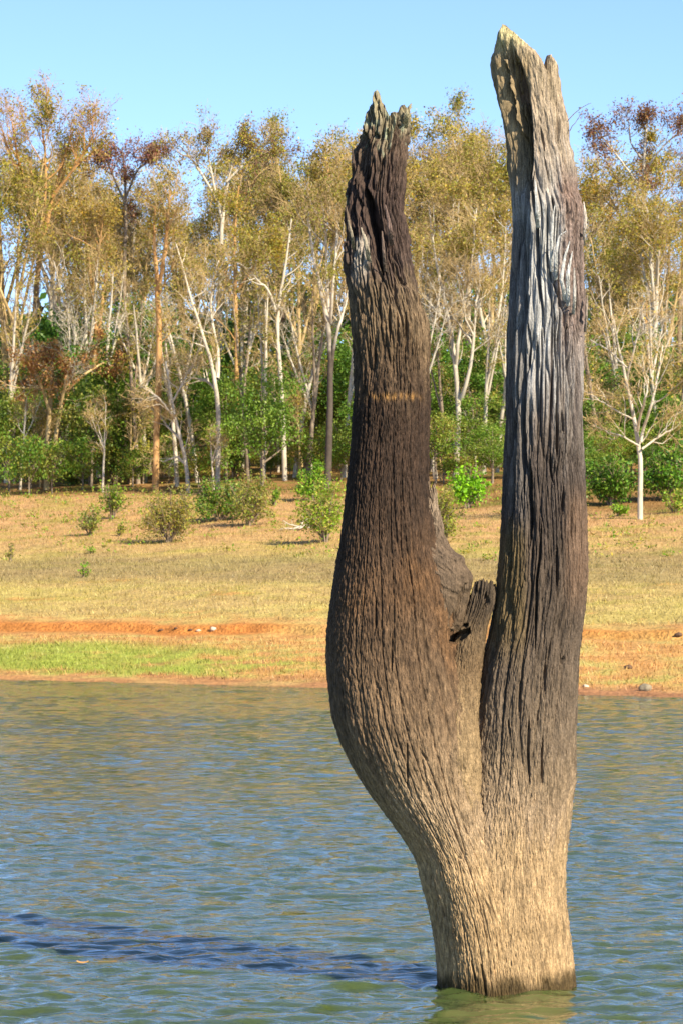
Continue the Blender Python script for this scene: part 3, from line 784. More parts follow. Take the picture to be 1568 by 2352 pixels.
# ------------------------------------------------------------------ growing trees
def resample(pts, k):
    pts = np.asarray(pts, float)
    s = np.concatenate([[0], np.cumsum(np.linalg.norm(np.diff(pts[:, :3], axis=0), axis=1))])
    t = np.linspace(0, s[-1], k)
    # smooth through the joints
    out = np.stack([np.interp(t, s, pts[:, i]) for i in range(pts.shape[1])], -1)
    for _ in range(2):
        out[1:-1] = 0.25 * out[:-2] + 0.5 * out[1:-1] + 0.25 * out[2:]
    return out

def spawn(rng, P, Rd, n, t0, t1, ang, lens, k, up=0.15, wob=0.25, rr=0.6, tip=0.3, flat=0.0):
    N, K, _ = P.shape
    plen = np.linalg.norm(np.diff(P, axis=1), axis=2).sum(1)
    idx = np.repeat(np.arange(N), n); j = np.tile(np.arange(n), N)
    t = t0 + (t1 - t0) * (j + rng.rand(N * n)) / n
    f = t * (K - 1); i0 = np.minimum(f.astype(int), K - 2); fr = (f - i0)[:, None]
    p = P[idx, i0] * (1 - fr) + P[idx, i0 + 1] * fr
    tan = unit(P[idx, i0 + 1] - P[idx, i0])
    r = Rd[idx, i0] * (1 - fr[:, 0]) + Rd[idx, i0 + 1] * fr[:, 0]
    v = rng.normal(size=(N * n, 3)); v[:, 2] *= (1 - flat)
    v = unit(v - (v * tan).sum(1, keepdims=True) * tan)
    a = ang * (0.6 + 0.8 * rng.rand(N * n))[:, None]
    d = tan * np.cos(a) + v * np.sin(a)
    L = (lens * (0.55 + 0.9 * rng.rand(N * n)) * (1 - 0.45 * (t - t0) / max(t1 - t0, 1e-3)))
    if lens < 0:   # relative to the parent
        L = -L * plen[idx]
    C = np.empty((N * n, k, 3)); C[:, 0] = p
    st = (L / (k - 1))[:, None]
    for q in range(1, k):
        d = unit(d + wob * rng.normal(size=d.shape) + np.array([0, 0, up]))
        C[:, q] = C[:, q - 1] + d * st
    R0 = np.minimum(r * rr, np.maximum(0.004, 0.02 * L))
    return C, R0[:, None] * np.linspace(1, tip, k)[None]

def leaf_quads(rng, pos, size, asp=0.55, droop=0.0, upn=0.0):
    n = len(pos)
    d = unit(rng.normal(size=(n, 3)) + np.array([0, 0, -droop]))
    q = rng.normal(size=(n, 3)) + np.array([0, 0, upn])
    s = unit(np.cross(d, q))
    sz = size * (0.6 + 0.8 * rng.rand(n))[:, None]
    V = np.stack([pos, pos + d * sz * 0.5 + s * sz * asp * 0.5, pos + d * sz, pos + d * sz * 0.5 - s * sz * asp * 0.5], 1).reshape(-1, 3)
    return V, np.arange(4 * n).reshape(-1, 4)

def leaf_cols(rng, n, cols, var=0.3):
    cols = np.array(cols, float)
    c = cols[rng.randint(0, len(cols), n)] * (1 + var * (rng.rand(n, 1) * 2 - 1))
    return np.repeat(c, 4, 0)

def join(parts):
    Vs, Fs, o = [], [], 0
    for V, F in parts:
        Vs.append(V); Fs.append(F + o); o += len(V)
    return np.concatenate(Vs), np.concatenate(Fs)

def grow_tree(rng, stems, n1, l1, n2, l2, n3, l3, n4=0, l4=0.3, t0=0.35, up=0.12, a1=0.75, wob=0.2, leaf_n=0, leaf_size=0.14, leaf_spread=0.34, leaf_lo=0.0, clump=0.6, cols=None, flat=0.0, m0=7):
    """stems: list of arrays (k,4) x,y,z,r. Returns trunk, branch, twig and leaf geometry"""
    S = np.stack([resample(s, 14) for s in stems])
    SP, SR = S[..., :3], S[..., 3]
    SP = SP + 0.02 * rng.normal(size=SP.shape) * np.linspace(0.3, 1, 14)[None, :, None]
    B1, R1 = spawn(rng, SP, SR, n1, t0, 1.0, a1, l1, 7, up, wob, 0.62, 0.3, flat)
    B2, R2 = spawn(rng, B1, R1, n2, 0.25, 1.0, 0.75, l2, 5, up * 0.8, wob, 0.65, 0.35, flat)
    B3, R3 = spawn(rng, B2, R2, n3, 0.2, 1.0, 0.7, l3, 4, up * 0.6, wob, 0.7, 0.5, flat)
    R2 = np.maximum(R2, 0.012); R3 = np.maximum(R3, 0.007)
    tr = join([tubes(SP, SR, m0), tubes(B1, np.maximum(R1, 0.015), 5)])
    br = [tubes(B2, R2, 3), tubes(B3, R3, 3)]
    tips = B3
    if n4:
        B4, R4 = spawn(rng, B3, R3, n4, 0.2, 1.0, 0.7, l4, 3, 0.03, wob, 0.7, 0.6)
        br.append(tubes(B4, np.maximum(R4 * 0, 0.0055), 3)); tips = B4
    br = join(br)
    lf = None
    if leaf_n:
        w = np.ones(len(tips))
        tp = tips[:, -1]
        zz = (tp[:, 2] - tp[:, 2].min()) / max(np.ptp(tp[:, 2]), 1e-3)
        nn = noise(tp[:, 0] * clump, tp[:, 1] * clump, tp[:, 2] * clump + 3.3)
        w = np.clip(nn + 0.15, 0, None) ** 1.5 * (zz >= leaf_lo) + 1e-5
        pick = rng.choice(len(tips), leaf_n, p=w / w.sum())
        q = rng.rand(leaf_n, 1) * (tips.shape[1] - 1.001); qi = q.astype(int)[:, 0]; fr = q - qi[:, None]
        pos = tips[pick, qi] * (1 - fr) + tips[pick, qi + 1] * fr + leaf_spread * 0.5 * rng.normal(size=(leaf_n, 3))
        lv = leaf_quads(rng, pos, leaf_size, 0.6, 0.2, 1.0)
        lf = (*lv, leaf_cols(rng, leaf_n, cols))
    return tr, br, lf

def make_tree(name, base, geo, bark, twig, leafm=None, scale=1.0):
    """an Empty at the foot with trunk, branches and crown"""
    root = obj(name, None, None, None, tuple(float(v) for v in base))
    tr, br, lf = geo
    b = np.asarray(base)
    obj('trunk', mesh_np('trunk', tr[0] - b, tr[1]), bark, root)
    if br is not None: obj('branches', mesh_np('branches', br[0] - b, br[1]), twig, root)['kind'] = 'stuff'
    if lf is not None: obj('crown', mesh_np('crown', lf[0] - b, lf[1], lf[2], False), leafm or M_LEAF, root)['kind'] = 'stuff'
    return root

OLIVE = [(.35, .315, .04), (.43, .375, .055), (.26, .27, .035), (.47, .34, .05)]
BROWNISH = [(.38, .26, .07), (.30, .22, .05), (.42, .31, .09), (.25, .21, .045)]
YELLOW = [(.45, .31, .03), (.38, .29, .03), (.30, .26, .03), (.50, .28, .028)]
RUST = [(.34, .14, .06), (.40, .19, .08), (.26, .11, .055), (.36, .24, .075)]
MAROON = [(.25, .11, .085), (.30, .13, .09), (.19, .085, .07), (.33, .20, .09)]
GREEN = [(.11, .235, .018), (.16, .29, .026), (.08, .19, .016), (.21, .31, .035)]
DGREEN = [(.075, .17, .02), (.10, .20, .022), (.055, .13, .017), (.13, .23, .028)]
BRIGHT = [(.16, .33, .015), (.21, .38, .02), (.12, .26, .015), (.28, .38, .03)]
YGREEN = [(.25, .29, .035), (.31, .33, .045), (.19, .24, .028), (.36, .32, .055)]

def stems_px(lines, d, rng, dj=0.8):
    """lines of picture points (x, y, half-width) -> stems at distance d"""
    out = []
    for li, l in enumerate(lines):
        a = np.array(l, float)
        P = np.array([at(p[0], p[1], d) for p in a])
        off = np.concatenate([[0], np.cumsum(rng.normal(size=len(a) - 1) * dj * 0.5)]) if li else np.linspace(0, dj * rng.normal() * 0.5, len(a))
        P[:, 1] += 1.5 * off
        out.append(np.concatenate([P, (a[:, 2] * d / FPX)[:, None]], 1))
    return out

def special(name, label, lines, d=None, seed=1, bark=None, twig=None, group=None, **kw):
    rng = np.random.RandomState(seed)
    base = np.array(lines[0][0], float)
    d = on_ground(base[0], base[1])[1] if d is None else 2 * d
    lines = [[(q[0], q[1] + max(0, 460 - q[1]) * 0.14, q[2]) for q in l] for l in lines]
    st = stems_px(lines, d, rng)
    gx, gy = st[0][0, 0], st[0][0, 1]
    gz = float(ground(gx, gy))
    if st[0][0, 2] > gz - 0.1:
        st[0][0, 2] = gz - 0.15
    geo = grow_tree(rng, st, **kw)
    o = make_tree(name, (gx, gy, gz), geo, bark or M_PALE, twig or bark or M_PALE)
    tag(o, label, 'tree', group or 'trees along the forest edge')
    return o

special('tall_tree', 'tallest tree at far left, orange branching crown against the sky',
        [[(75, 1095, 8), (76, 900, 7.5), (80, 700, 7), (88, 553, 6), (112, 480, 4.5), (132, 400, 4), (152, 320, 3), (166, 262, 2)],
         [(88, 553, 5), (70, 480, 4), (55, 400, 3.5), (42, 320, 2.6), (36, 262, 1.8)],
         [(98, 520, 4), (104, 460, 3.5), (108, 380, 3), (102, 300, 2.4), (92, 240, 1.6)],
         [(120, 450, 4), (165, 390, 3), (200, 330, 2.4), (222, 290, 1.6)]],
        None, 11, M_ORANGETOP, M_ORANGE, n1=9, l1=3.2, n2=6, l2=1.7, n3=6, l3=0.85, n4=2, l4=0.5, t0=0.35, up=0.2, a1=0.6, leaf_n=4500, leaf_size=0.15, cols=OLIVE + [(.32, .22, .05)], leaf_lo=0.2)
special('leaning_tree', 'small leaning twin-stemmed tree with rust red flat crown at left',
        [[(107, 1125, 7), (110, 1000, 6), (117, 900, 5), (120, 850, 4), (118, 800, 3)],
         [(120, 1105, 6), (128, 1010, 5), (140, 940, 4), (155, 880, 3.4), (165, 830, 2.4)],
         [(116, 950, 4), (98, 890, 3), (84, 850, 2.4), (70, 835, 1.6)],
         [(150, 900, 3.5), (195, 860, 3), (235, 830, 2.2), (258, 822, 1.4)]],
        None, 12, M_TAN, M_PALE, n1=8, l1=1.8, n2=6, l2=0.9, n3=5, l3=0.5, t0=0.5, up=0.05, a1=0.9, leaf_n=9500, leaf_size=0.15, cols=[(.60, .24, .10), (.66, .30, .12), (.42, .17, .075), (.46, .30, .08)], leaf_lo=0.2, clump=1.0, flat=0.55, leaf_spread=0.3)
special('grey_tree', 'tall grey-brown trunk behind the rust red crown at left',
        [[(172, 1062, 7), (178, 950, 6.5), (180, 800, 5.5), (176, 650, 5), (190, 520, 3.5), (200, 450, 2)], [(180, 790, 4.5), (212, 700, 4), (232, 600, 3), (240, 500, 2)], [(178, 700, 4), (150, 600, 3), (138, 500, 2)]],
        None, 13, M_GREY, M_TAN, n1=8, l1=2.6, n2=6, l2=1.3, n3=5, l3=0.7, t0=0.45, leaf_n=3300, cols=OLIVE, up=0.1)
special('orange_tree', 'slim orange-barked double trunk beside the grey-brown trunk at left',
        [[(197, 1072, 6), (199, 950, 6), (204, 800, 5), (201, 650, 4), (207, 520, 3), (212, 440, 1.8)], [(206, 1040, 5), (208, 900, 4.5), (212, 780, 4), (240, 700, 3.5), (252, 630, 2)]],
        None, 14, M_ORANGE, M_TAN, n1=8, l1=2.2, n2=5, l2=1.2, n3=5, l3=0.7, t0=0.5, leaf_n=2400, cols=YELLOW)
special('pale_tree', 'tall pale tree forking into two white stems above a red-brown foot',
        [[(255, 1075, 6.5), (258, 950, 6), (265, 800, 5.5), (272, 700, 4.5), (266, 600, 4), (262, 480, 2)], [(267, 780, 4.5), (290, 690, 4), (305, 600, 3.4), (311, 500, 2)], [(270, 660, 4), (250, 590, 3), (240, 520, 2)]],
        None, 15, M_REDFOOT, M_TAN, n1=9, l1=2.7, n2=6, l2=1.4, n3=5, l3=0.8, n4=2, l4=0.45, t0=0.45, leaf_n=2100, cols=BROWNISH)
special('orange_tree', 'tall straight orange trunk standing foremost on the grassy forest edge',
        [[(357, 1130, 8), (360, 1000, 7.5), (365, 850, 7), (366, 720, 6.5), (362, 640, 5.5), (352, 560, 4), (356, 470, 2)], [(364, 665, 5), (378, 600, 4.5), (388, 520, 3.5), (394, 440, 2)]],
        None, 16, M_ORANGE, M_TAN, n1=9, l1=2.6, n2=6, l2=1.3, n3=5, l3=0.8, n4=2, l4=0.45, t0=0.42, leaf_n=2700, cols=BROWNISH + YELLOW)
special('bare_tree', 'crooked white leafless tree with tangled low branches at the grassy edge',
        [[(434, 1132, 5), (430, 1070, 4.5), (416, 1010, 4.2), (402, 960, 3.8), (391, 900, 3), (381, 830, 2)], [(402, 960, 3), (366, 915, 2.4), (330, 890, 1.6)], [(416, 1010, 3), (380, 975, 2.4), (352, 930, 1.6)],
         [(431, 1072, 3), (405, 1046, 2.6), (372, 1060, 1.6)], [(396, 925, 2.6), (420, 880, 2), (440, 840, 1.4)]],
        None, 17, M_PALE, M_TAN, n1=8, l1=1.6, n2=6, l2=0.9, n3=6, l3=0.5, t0=0.3, up=0.04, wob=0.3, leaf_n=150, cols=OLIVE)
special('pale_tree', 'white crooked twin-stemmed tree behind the middle bushes',
        [[(500, 1095, 6), (503, 941, 5.5), (500, 877, 5), (494, 860, 4.6), (478, 808, 4.2), (469, 772, 4), (453, 738, 3.6), (442, 683, 3), (424, 641, 2.4), (405, 560, 1.6)],
         [(500, 870, 4.5), (502, 822, 4), (495, 766, 3.6), (480, 727, 3), (484, 660, 2.4), (500, 590, 1.6)], [(498, 897, 3.4), (474, 872, 2.8), (442, 867, 1.8)]],
        95, 18, M_PALE, M_TAN, n1=9, l1=2.2, n2=6, l2=1.2, n3=6, l3=0.7, t0=0.4, leaf_n=900, cols=OLIVE)
special('orange_tree', 'tall orange-barked tree rising behind the white twin-stemmed tree',
        [[(542, 1094, 6.5), (543, 980, 6), (544, 849, 5.5), (542, 738, 5), (544, 669, 5), (537, 627, 4), (537, 572, 3.4), (541, 480, 2.6), (548, 420, 1.6)], [(544, 669, 3.4), (580, 620, 2.6), (612, 570, 1.8)]],
        None, 19, M_ORANGE, M_TAN, n1=10, l1=2.4, n2=6, l2=1.3, n3=6, l3=0.75, t0=0.45, leaf_n=5400, cols=YELLOW + OLIVE, leaf_lo=0.35)
special('pale_tree', 'pale forked tree emerging above the rounded green tree',
        [[(655, 1100, 6), (648, 891, 5.5), (641, 822, 5), (633, 766, 4.6), (635, 716, 4.2), (642, 677, 3.6), (656, 627, 3), (664, 560, 2.2), (668, 500, 1.4)], [(634, 716, 3.6), (618, 663, 3), (597, 648, 2.4), (570, 620, 1.6)]],
        96, 20, M_PALE, M_TAN, n1=9, l1=2.2, n2=6, l2=1.2, n3=6, l3=0.7, t0=0.45, leaf_n=2250, cols=OLIVE + BROWNISH)
special('dark_trunk_tree', 'dark-footed tall tree dividing into white upright limbs, left of the dead tree',
        [[(751, 1127, 9), (756, 1016, 8), (759, 905, 7), (758, 766, 6), (755, 716, 5), (740, 683, 4.4), (728, 641, 4), (720, 600, 3.6), (714, 560, 3), (708, 480, 2)],
         [(755, 716, 4.4), (753, 655, 4), (748, 613, 3.4), (751, 570, 3), (744, 480, 2)], [(758, 740, 4.4), (763, 683, 4), (768, 627, 3.4), (771, 586, 3), (778, 490, 2)],
         [(760, 900, 4), (762, 822, 4), (773, 766, 3.6), (788, 716, 3), (805, 640, 2)]],
        None, 21, M_DARKFOOT, M_TAN, n1=8, l1=2.4, n2=6, l2=1.3, n3=6, l3=0.75, t0=0.5, up=0.2, leaf_n=3900, cols=BROWNISH + OLIVE, leaf_lo=0.3)
special('bare_tree', 'large pale bare tree with forked limbs seen between the two dead limbs',
        [[(1045, 1095, 7.5), (1049, 1032, 7), (1052, 976, 6.6), (1055, 920, 6.2), (1049, 874, 5.4), (1045, 829, 5), (1041, 784, 4.6), (1031, 746, 4.2), (1022, 700, 3.6), (1005, 620, 3), (990, 540, 2.4), (984, 470, 1.6)],
         [(1046, 840, 4.4), (1052, 784, 4.2), (1055, 739, 3.8), (1066, 700, 3.4), (1076, 640, 2.8), (1086, 560, 2.2), (1092, 480, 1.6)],
         [(1056, 918, 5), (1064, 905, 4.8), (1072, 874, 4.4), (1079, 840, 4), (1086, 800, 3.6), (1087, 739, 3), (1092, 700, 2.6), (1104, 620, 1.6)],
         [(1030, 744, 3.4), (1010, 725, 2.6), (985, 700, 1.6)]],
        None, 22, M_PALE, M_TAN, n1=10, l1=2.5, n2=6, l2=1.4, n3=5, l3=0.85, n4=2, l4=0.45, t0=0.35, up=0.14, leaf_n=3000, cols=BROWNISH + OLIVE, leaf_lo=0.55)
special('bare_tree', 'leaning pale bare tree partly hidden behind the tall dead limb',
        [[(1150, 1060, 7), (1142, 852, 6.4), (1128, 818, 6), (1119, 789, 5.4), (1108, 768, 4.6), (1101, 716, 4), (1094, 640, 3), (1085, 560, 1.8)], [(1120, 790, 4.4), (1131, 768, 4), (1140, 739, 3.6), (1149, 700, 3), (1158, 610, 2), (1160, 520, 1.4)]],
        100, 23, M_PALE, M_TAN, n1=9, l1=2.4, n2=6, l2=1.3, n3=6, l3=0.75, t0=0.4, up=0.15, leaf_n=3900, cols=OLIVE + BROWNISH, leaf_lo=0.45)
special('bare_tree', 'white leafless tree standing alone on the grass at right',
        [[(1470, 1193, 6.6), (1469, 1131, 6), (1473, 1071, 5.6), (1469, 1022, 5.2), (1460, 974, 4.6), (1452, 937, 4.2), (1443, 900, 3.8), (1440, 859, 3.4), (1428, 832, 2.8), (1421, 786, 2.4), (1411, 730, 1.6)],
         [(1440, 862, 2.8), (1452, 811, 2.4), (1464, 762, 2), (1470, 700, 1.4)], [(1464, 990, 3.4), (1465, 961, 3.2), (1477, 913, 2.6), (1482, 870, 1.8)],
         [(1471, 1015, 4), (1474, 993, 3.8), (1491, 937, 3.2), (1503, 888, 2.8), (1513, 835, 2.4), (1524, 790, 1.6)], [(1473, 1032, 2.8), (1501, 1012, 2.4), (1546, 983, 1.6)],
         [(1468, 1024, 2.4), (1428, 1003, 2), (1405, 994, 1.4)], [(1440, 845, 2.4), (1400, 800, 2), (1362, 775, 1.4)], [(1458, 965, 2), (1410, 940, 1.6), (1360, 905, 1.2)]],
        None, 24, M_PALE, M_TAN, n1=6, l1=1.7, n2=5, l2=0.95, n3=5, l3=0.5, t0=0.35, up=0.08, leaf_n=200, cols=OLIVE)
special('maroon_tree', 'tall airy tree with maroon-tipped flat crown at upper right',
        [[(1500, 1060, 7), (1492, 700, 5), (1482, 500, 4), (1476, 400, 3.4), (1472, 340, 3), (1482, 285, 2.4), (1488, 235, 1.6)], [(1480, 440, 3), (1440, 370, 2.4), (1405, 320, 1.8), (1380, 285, 1.3)],
         [(1476, 390, 2.6), (1510, 330, 2.2), (1545, 290, 1.6), (1575, 280, 1.2)], [(1474, 350, 2.4), (1450, 300, 2), (1445, 255, 1.4)]],
        104, 25, M_PALE, M_GREY, n1=6, l1=1.7, n2=5, l2=1.0, n3=5, l3=0.6, t0=0.55, up=0.12, leaf_n=5100, leaf_size=0.15, cols=MAROON + RUST, leaf_lo=0.35, clump=1.1, leaf_spread=0.45)
special('maroon_tree', 'short maroon crown right of the tallest orange-branched tree',
        [[(288, 1060, 6), (284, 700, 5), (288, 520, 4), (292, 430, 3), (286, 360, 2), (280, 325, 1.4)], [(290, 450, 3), (315, 390, 2.4), (335, 355, 1.4)], [(289, 470, 3), (262, 400, 2.2), (245, 350, 1.4)]],
        108, 26, M_GREY, M_GREY, n1=8, l1=1.8, n2=6, l2=1.0, n3=5, l3=0.6, t0=0.62, leaf_n=6300, cols=MAROON + [(.30, .18, .07)], leaf_lo=0.3, clump=1.0, leaf_spread=0.4)
special('white_branched_tree', 'airy white-branched tree with maroon top rising above the middle of the forest',
        [[(510, 1050, 7), (505, 650, 5.5), (508, 480, 4.5), (524, 390, 3.6), (545, 310, 2.6), (555, 262, 1.6)], [(510, 480, 3.6), (470, 400, 3), (438, 345, 2.2), (412, 310, 1.4)], [(520, 410, 3), (575, 345, 2.4), (610, 300, 1.6)], [(508, 500, 3), (480, 350, 2.2), (475, 300, 1.4)]],
        106, 27, M_PALE, M_TAN, n1=8, l1=2.1, n2=6, l2=1.2, n3=5, l3=0.7, t0=0.5, leaf_n=5100, cols=MAROON + OLIVE + OLIVE, leaf_lo=0.3, leaf_spread=0.35)
special('yellow_tree', 'tree with orange-yellow leaves high on the right edge',
        [[(1460, 1080, 7), (1455, 700, 5), (1462, 550, 4), (1480, 450, 3), (1490, 370, 2), (1495, 330, 1.4)], [(1460, 560, 3.5), (1420, 480, 2.6), (1395, 430, 1.6)], [(1464, 530, 3), (1510, 450, 2.4), (1540, 400, 1.6)]],
        107, 28, M_TAN, M_TAN, n1=9, l1=2.4, n2=6, l2=1.3, n3=5, l3=0.75, n4=1, t0=0.45, leaf_n=9750, cols=YELLOW + OLIVE, leaf_lo=0.1, leaf_spread=0.4)

# ---- kinds of trees that repeat deeper in the forest
def kind_tree(seed, H, bark, twig, nst, spread, **kw):
    rng = np.random.RandomState(seed)
    st = []
    hb = H * rng.uniform(0.35, 0.5)
    lean = rng.normal(size=2) * 0.04 * H
    main = np.array([[0, 0, -0.3, 0.019 * H * 0.62], [lean[0] * .2, lean[1] * .2, hb * 0.5, 0.0105 * H], [lean[0] * .5, lean[1] * .5, hb, 0.009 * H],
                     [lean[0], lean[1], hb + (H - hb) * .5, 0.006 * H], [lean[0] * 1.4, lean[1] * 1.4, H * 0.9, 0.002 * H]])
    st.append(main)
    for i in range(nst):
        t = rng.uniform(0.85, 1.35)
        a = rng.uniform(0, 6.28) if i else 0.3
        p0 = np.array([np.interp(hb * t, main[:, 2], main[:, 0]), np.interp(hb * t, main[:, 2], main[:, 1]), hb * t])
        dx = np.array([math.cos(a), math.sin(a)]) * spread * H * rng.uniform(0.6, 1.1)
        top = H * rng.uniform(0.78, 0.97)
        st.append(np.array([[*p0, 0.0065 * H], [p0[0] + dx[0] * .45, p0[1] + dx[1] * .45, p0[2] + (top - p0[2]) * .4, 0.005 * H], [p0[0] + dx[0] * .8, p0[1] + dx[1] * .8, p0[2] + (top - p0[2]) * .75, 0.0035 * H], [p0[0] + dx[0], p0[1] + dx[1], top, 0.0016 * H]]))
    return make_tree('tree', (0, 0, 0), grow_tree(rng, st, **kw), bark, twig)

KIND = {}
KIND['bare'] = [kind_tree(41, 17, M_PALE, M_TAN, 4, 0.16, n1=8, l1=2.6, n2=6, l2=1.4, n3=5, l3=0.85, n4=1, l4=0.45, t0=0.35, up=0.14, leaf_n=3600, cols=BROWNISH[:2] + OLIVE + [(.24, .28, .04)], leaf_lo=0.4),
                kind_tree(42, 16, M_TAN, M_TAN, 3, 0.18, n1=9, l1=2.5, n2=6, l2=1.4, n3=5, l3=0.85, n4=1, l4=0.45, t0=0.35, up=0.12, leaf_n=4200, cols=BROWNISH[:2] + OLIVE + [(.24, .28, .04)], leaf_lo=0.4)]
KIND['olive'] = [kind_tree(43, 18, M_TAN, M_TAN, 4, 0.17, n1=8, l1=2.7, n2=6, l2=1.4, n3=6, l3=0.8, n4=1, l4=0.45, t0=0.4, up=0.12, leaf_n=9750, cols=OLIVE, leaf_lo=0.15, leaf_spread=0.35),
                 kind_tree(44, 17, M_PALE, M_TAN, 4, 0.16, n1=8, l1=2.6, n2=6, l2=1.4, n3=6, l3=0.8, n4=1, l4=0.45, t0=0.4, up=0.14, leaf_n=8250, cols=OLIVE + YELLOW, leaf_lo=0.2, leaf_spread=0.35)]
KIND['orange'] = [kind_tree(45, 17, M_ORANGE, M_TAN, 3, 0.14, n1=8, l1=2.3, n2=6, l2=1.3, n3=6, l3=0.75, n4=1, l4=0.45, t0=0.45, up=0.14, leaf_n=6000, cols=BROWNISH + YELLOW, leaf_lo=0.2, leaf_spread=0.35)]
KIND['red'] = [kind_tree(46, 17, M_GREY, M_GREY, 4, 0.18, n1=8, l1=2.2, n2=6, l2=1.2, n3=6, l3=0.7, t0=0.45, up=0.1, leaf_n=7800, cols=RUST + MAROON + OLIVE, leaf_lo=0.4, leaf_spread=0.35)]
KIND['sapling'] = [kind_tree(47, 8, M_PALE, M_TAN, 2, 0.16, n1=7, l1=1.4, n2=5, l2=0.8, n3=5, l3=0.45, t0=0.35, up=0.1, wob=0.28, leaf_n=250, cols=OLIVE),
                   kind_tree(48, 7, M_TAN, M_TAN, 3, 0.2, n1=7, l1=1.3, n2=5, l2=0.8, n3=6, l3=0.45, t0=0.3, up=0.1, wob=0.28, leaf_n=700, cols=OLIVE + YELLOW)]

def leafy(seed, rx, rz, zc, n, cols, leaf=0.17, clumps=34, trunk_r=0.1, bark=None, name='tree'):
    """dense leafy tree: leaves gathered in clumps through an uneven crown, with limbs reaching into it"""
    rng = np.random.RandomState(seed)
    u = unit(rng.normal(size=(clumps, 3))) * (rng.rand(clumps, 1) ** 0.45)
    cp = u * np.array([rx, rx, rz]) * 0.82 + np.array([0, 0, zc])
    cr = (0.24 + 0.22 * rng.rand(clumps)) * rx
    pick = rng.choice(clumps, n, p=cr ** 2 / (cr ** 2).sum())
    dirs = unit(rng.normal(size=(n, 3)))
    pos = cp[pick] + dirs * (cr[pick] * rng.rand(n) ** 0.33)[:, None] * np.array([1, 1, 0.62])
    V, F = leaf_quads(rng, pos, leaf, 0.6, 0.35, 1.2)
    cc = np.array(cols)
    tone = cc[rng.randint(0, len(cc), clumps)]
    c = 0.5 * tone[pick] + 0.5 * cc[rng.randint(0, len(cc), n)]
    c = c * (0.75 + 0.5 * rng.rand(n, 1))
    st = [np.array([[0, 0, -0.3, trunk_r], [0.05, 0, zc * 0.5, trunk_r * .8], [0, 0.05, zc, trunk_r * .55], [0, 0, zc + rz * .6, trunk_r * .2]])]
    for i in range(min(9, clumps)):
        p = cp[i]; s_ = np.array([0, 0, zc * rng.uniform(0.25, 0.8)])
        m_ = (s_ + p) / 2 + np.array([0, 0, -0.05 * rx])
        st.append(np.array([[*s_, trunk_r * .5], [*(s_ * .6 + m_ * .4), trunk_r * .4], [*m_, trunk_r * .32], [*p, trunk_r * .12]]))
    S = np.stack([resample(s, 9) for s in st])
    tr = tubes(S[..., :3], S[..., 3], 6)
    return make_tree(name, (0, 0, 0), (tr, None, (V, F, np.repeat(c, 4, 0))), bark or M_GREY, None)

KIND['green'] = [leafy(51, 2.5, 3.2, 4.6, 5200, GREEN + [(.19, .26, .04), (.25, .27, .05)], 0.17, 40, 0.11), leafy(52, 2.3, 2.6, 4.2, 4200, YGREEN + GREEN + [(.30, .25, .05)], 0.16, 34, 0.1), leafy(53, 2.8, 4.2, 6.2, 5600, DGREEN + GREEN + [(.20, .23, .04)], 0.18, 46, 0.14), leafy(54, 2.6, 3.6, 5.4, 4800, DGREEN + GREEN, 0.18, 40, 0.13)]
KIND['slender'] = [kind_tree(71, 14, M_PALE, M_TAN, 2, 0.10, n1=6, l1=1.6, n2=5, l2=0.9, n3=4, l3=0.5, t0=0.4, up=0.16, leaf_n=600, cols=OLIVE), kind_tree(72, 14, M_GREY, M_TAN, 1, 0.12, n1=6, l1=1.6, n2=5, l2=0.9, n3=4, l3=0.5, t0=0.45, up=0.16, leaf_n=800, cols=OLIVE + BROWNISH),
                   kind_tree(73, 14, M_PALE, M_PALE, 3, 0.14, n1=7, l1=1.8, n2=5, l2=1.0, n3=4, l3=0.55, t0=0.4, up=0.12, wob=0.28, leaf_n=200, cols=BROWNISH)]
KIND['lowbush'] = [leafy(56, 1.5, 1.15, 1.6, 1900, YGREEN + GREEN, 0.13, 22, 0.05), leafy(57, 1.4, 1.1, 1.4, 1700, GREEN + [(.30, .24, .05)], 0.13, 20, 0.05), leafy(58, 1.6, 1.1, 1.5, 1500, OLIVE + YGREEN, 0.12, 20, 0.05)]
PROTO_USED = set()

def place(kind, v, X, Y, s=1.0, rz=0.0, name='tree', group='', dz=0.0):
    p = KIND[kind][v % len(KIND[kind])]
    key = (kind, v % len(KIND[kind]))
    z = float(ground(X, Y)) + dz
    if key not in PROTO_USED:
        PROTO_USED.add(key)
        o = p; o.location = (X, Y, z); o.rotation_euler = (0, 0, rz); o.scale = (s, s, s) if np.isscalar(s) else s
    else:
        o = copy_tree(p, (X, Y, z), rz, s)
    o.name = name
    o['category'] = 'tree'; o['group'] = group
    return o

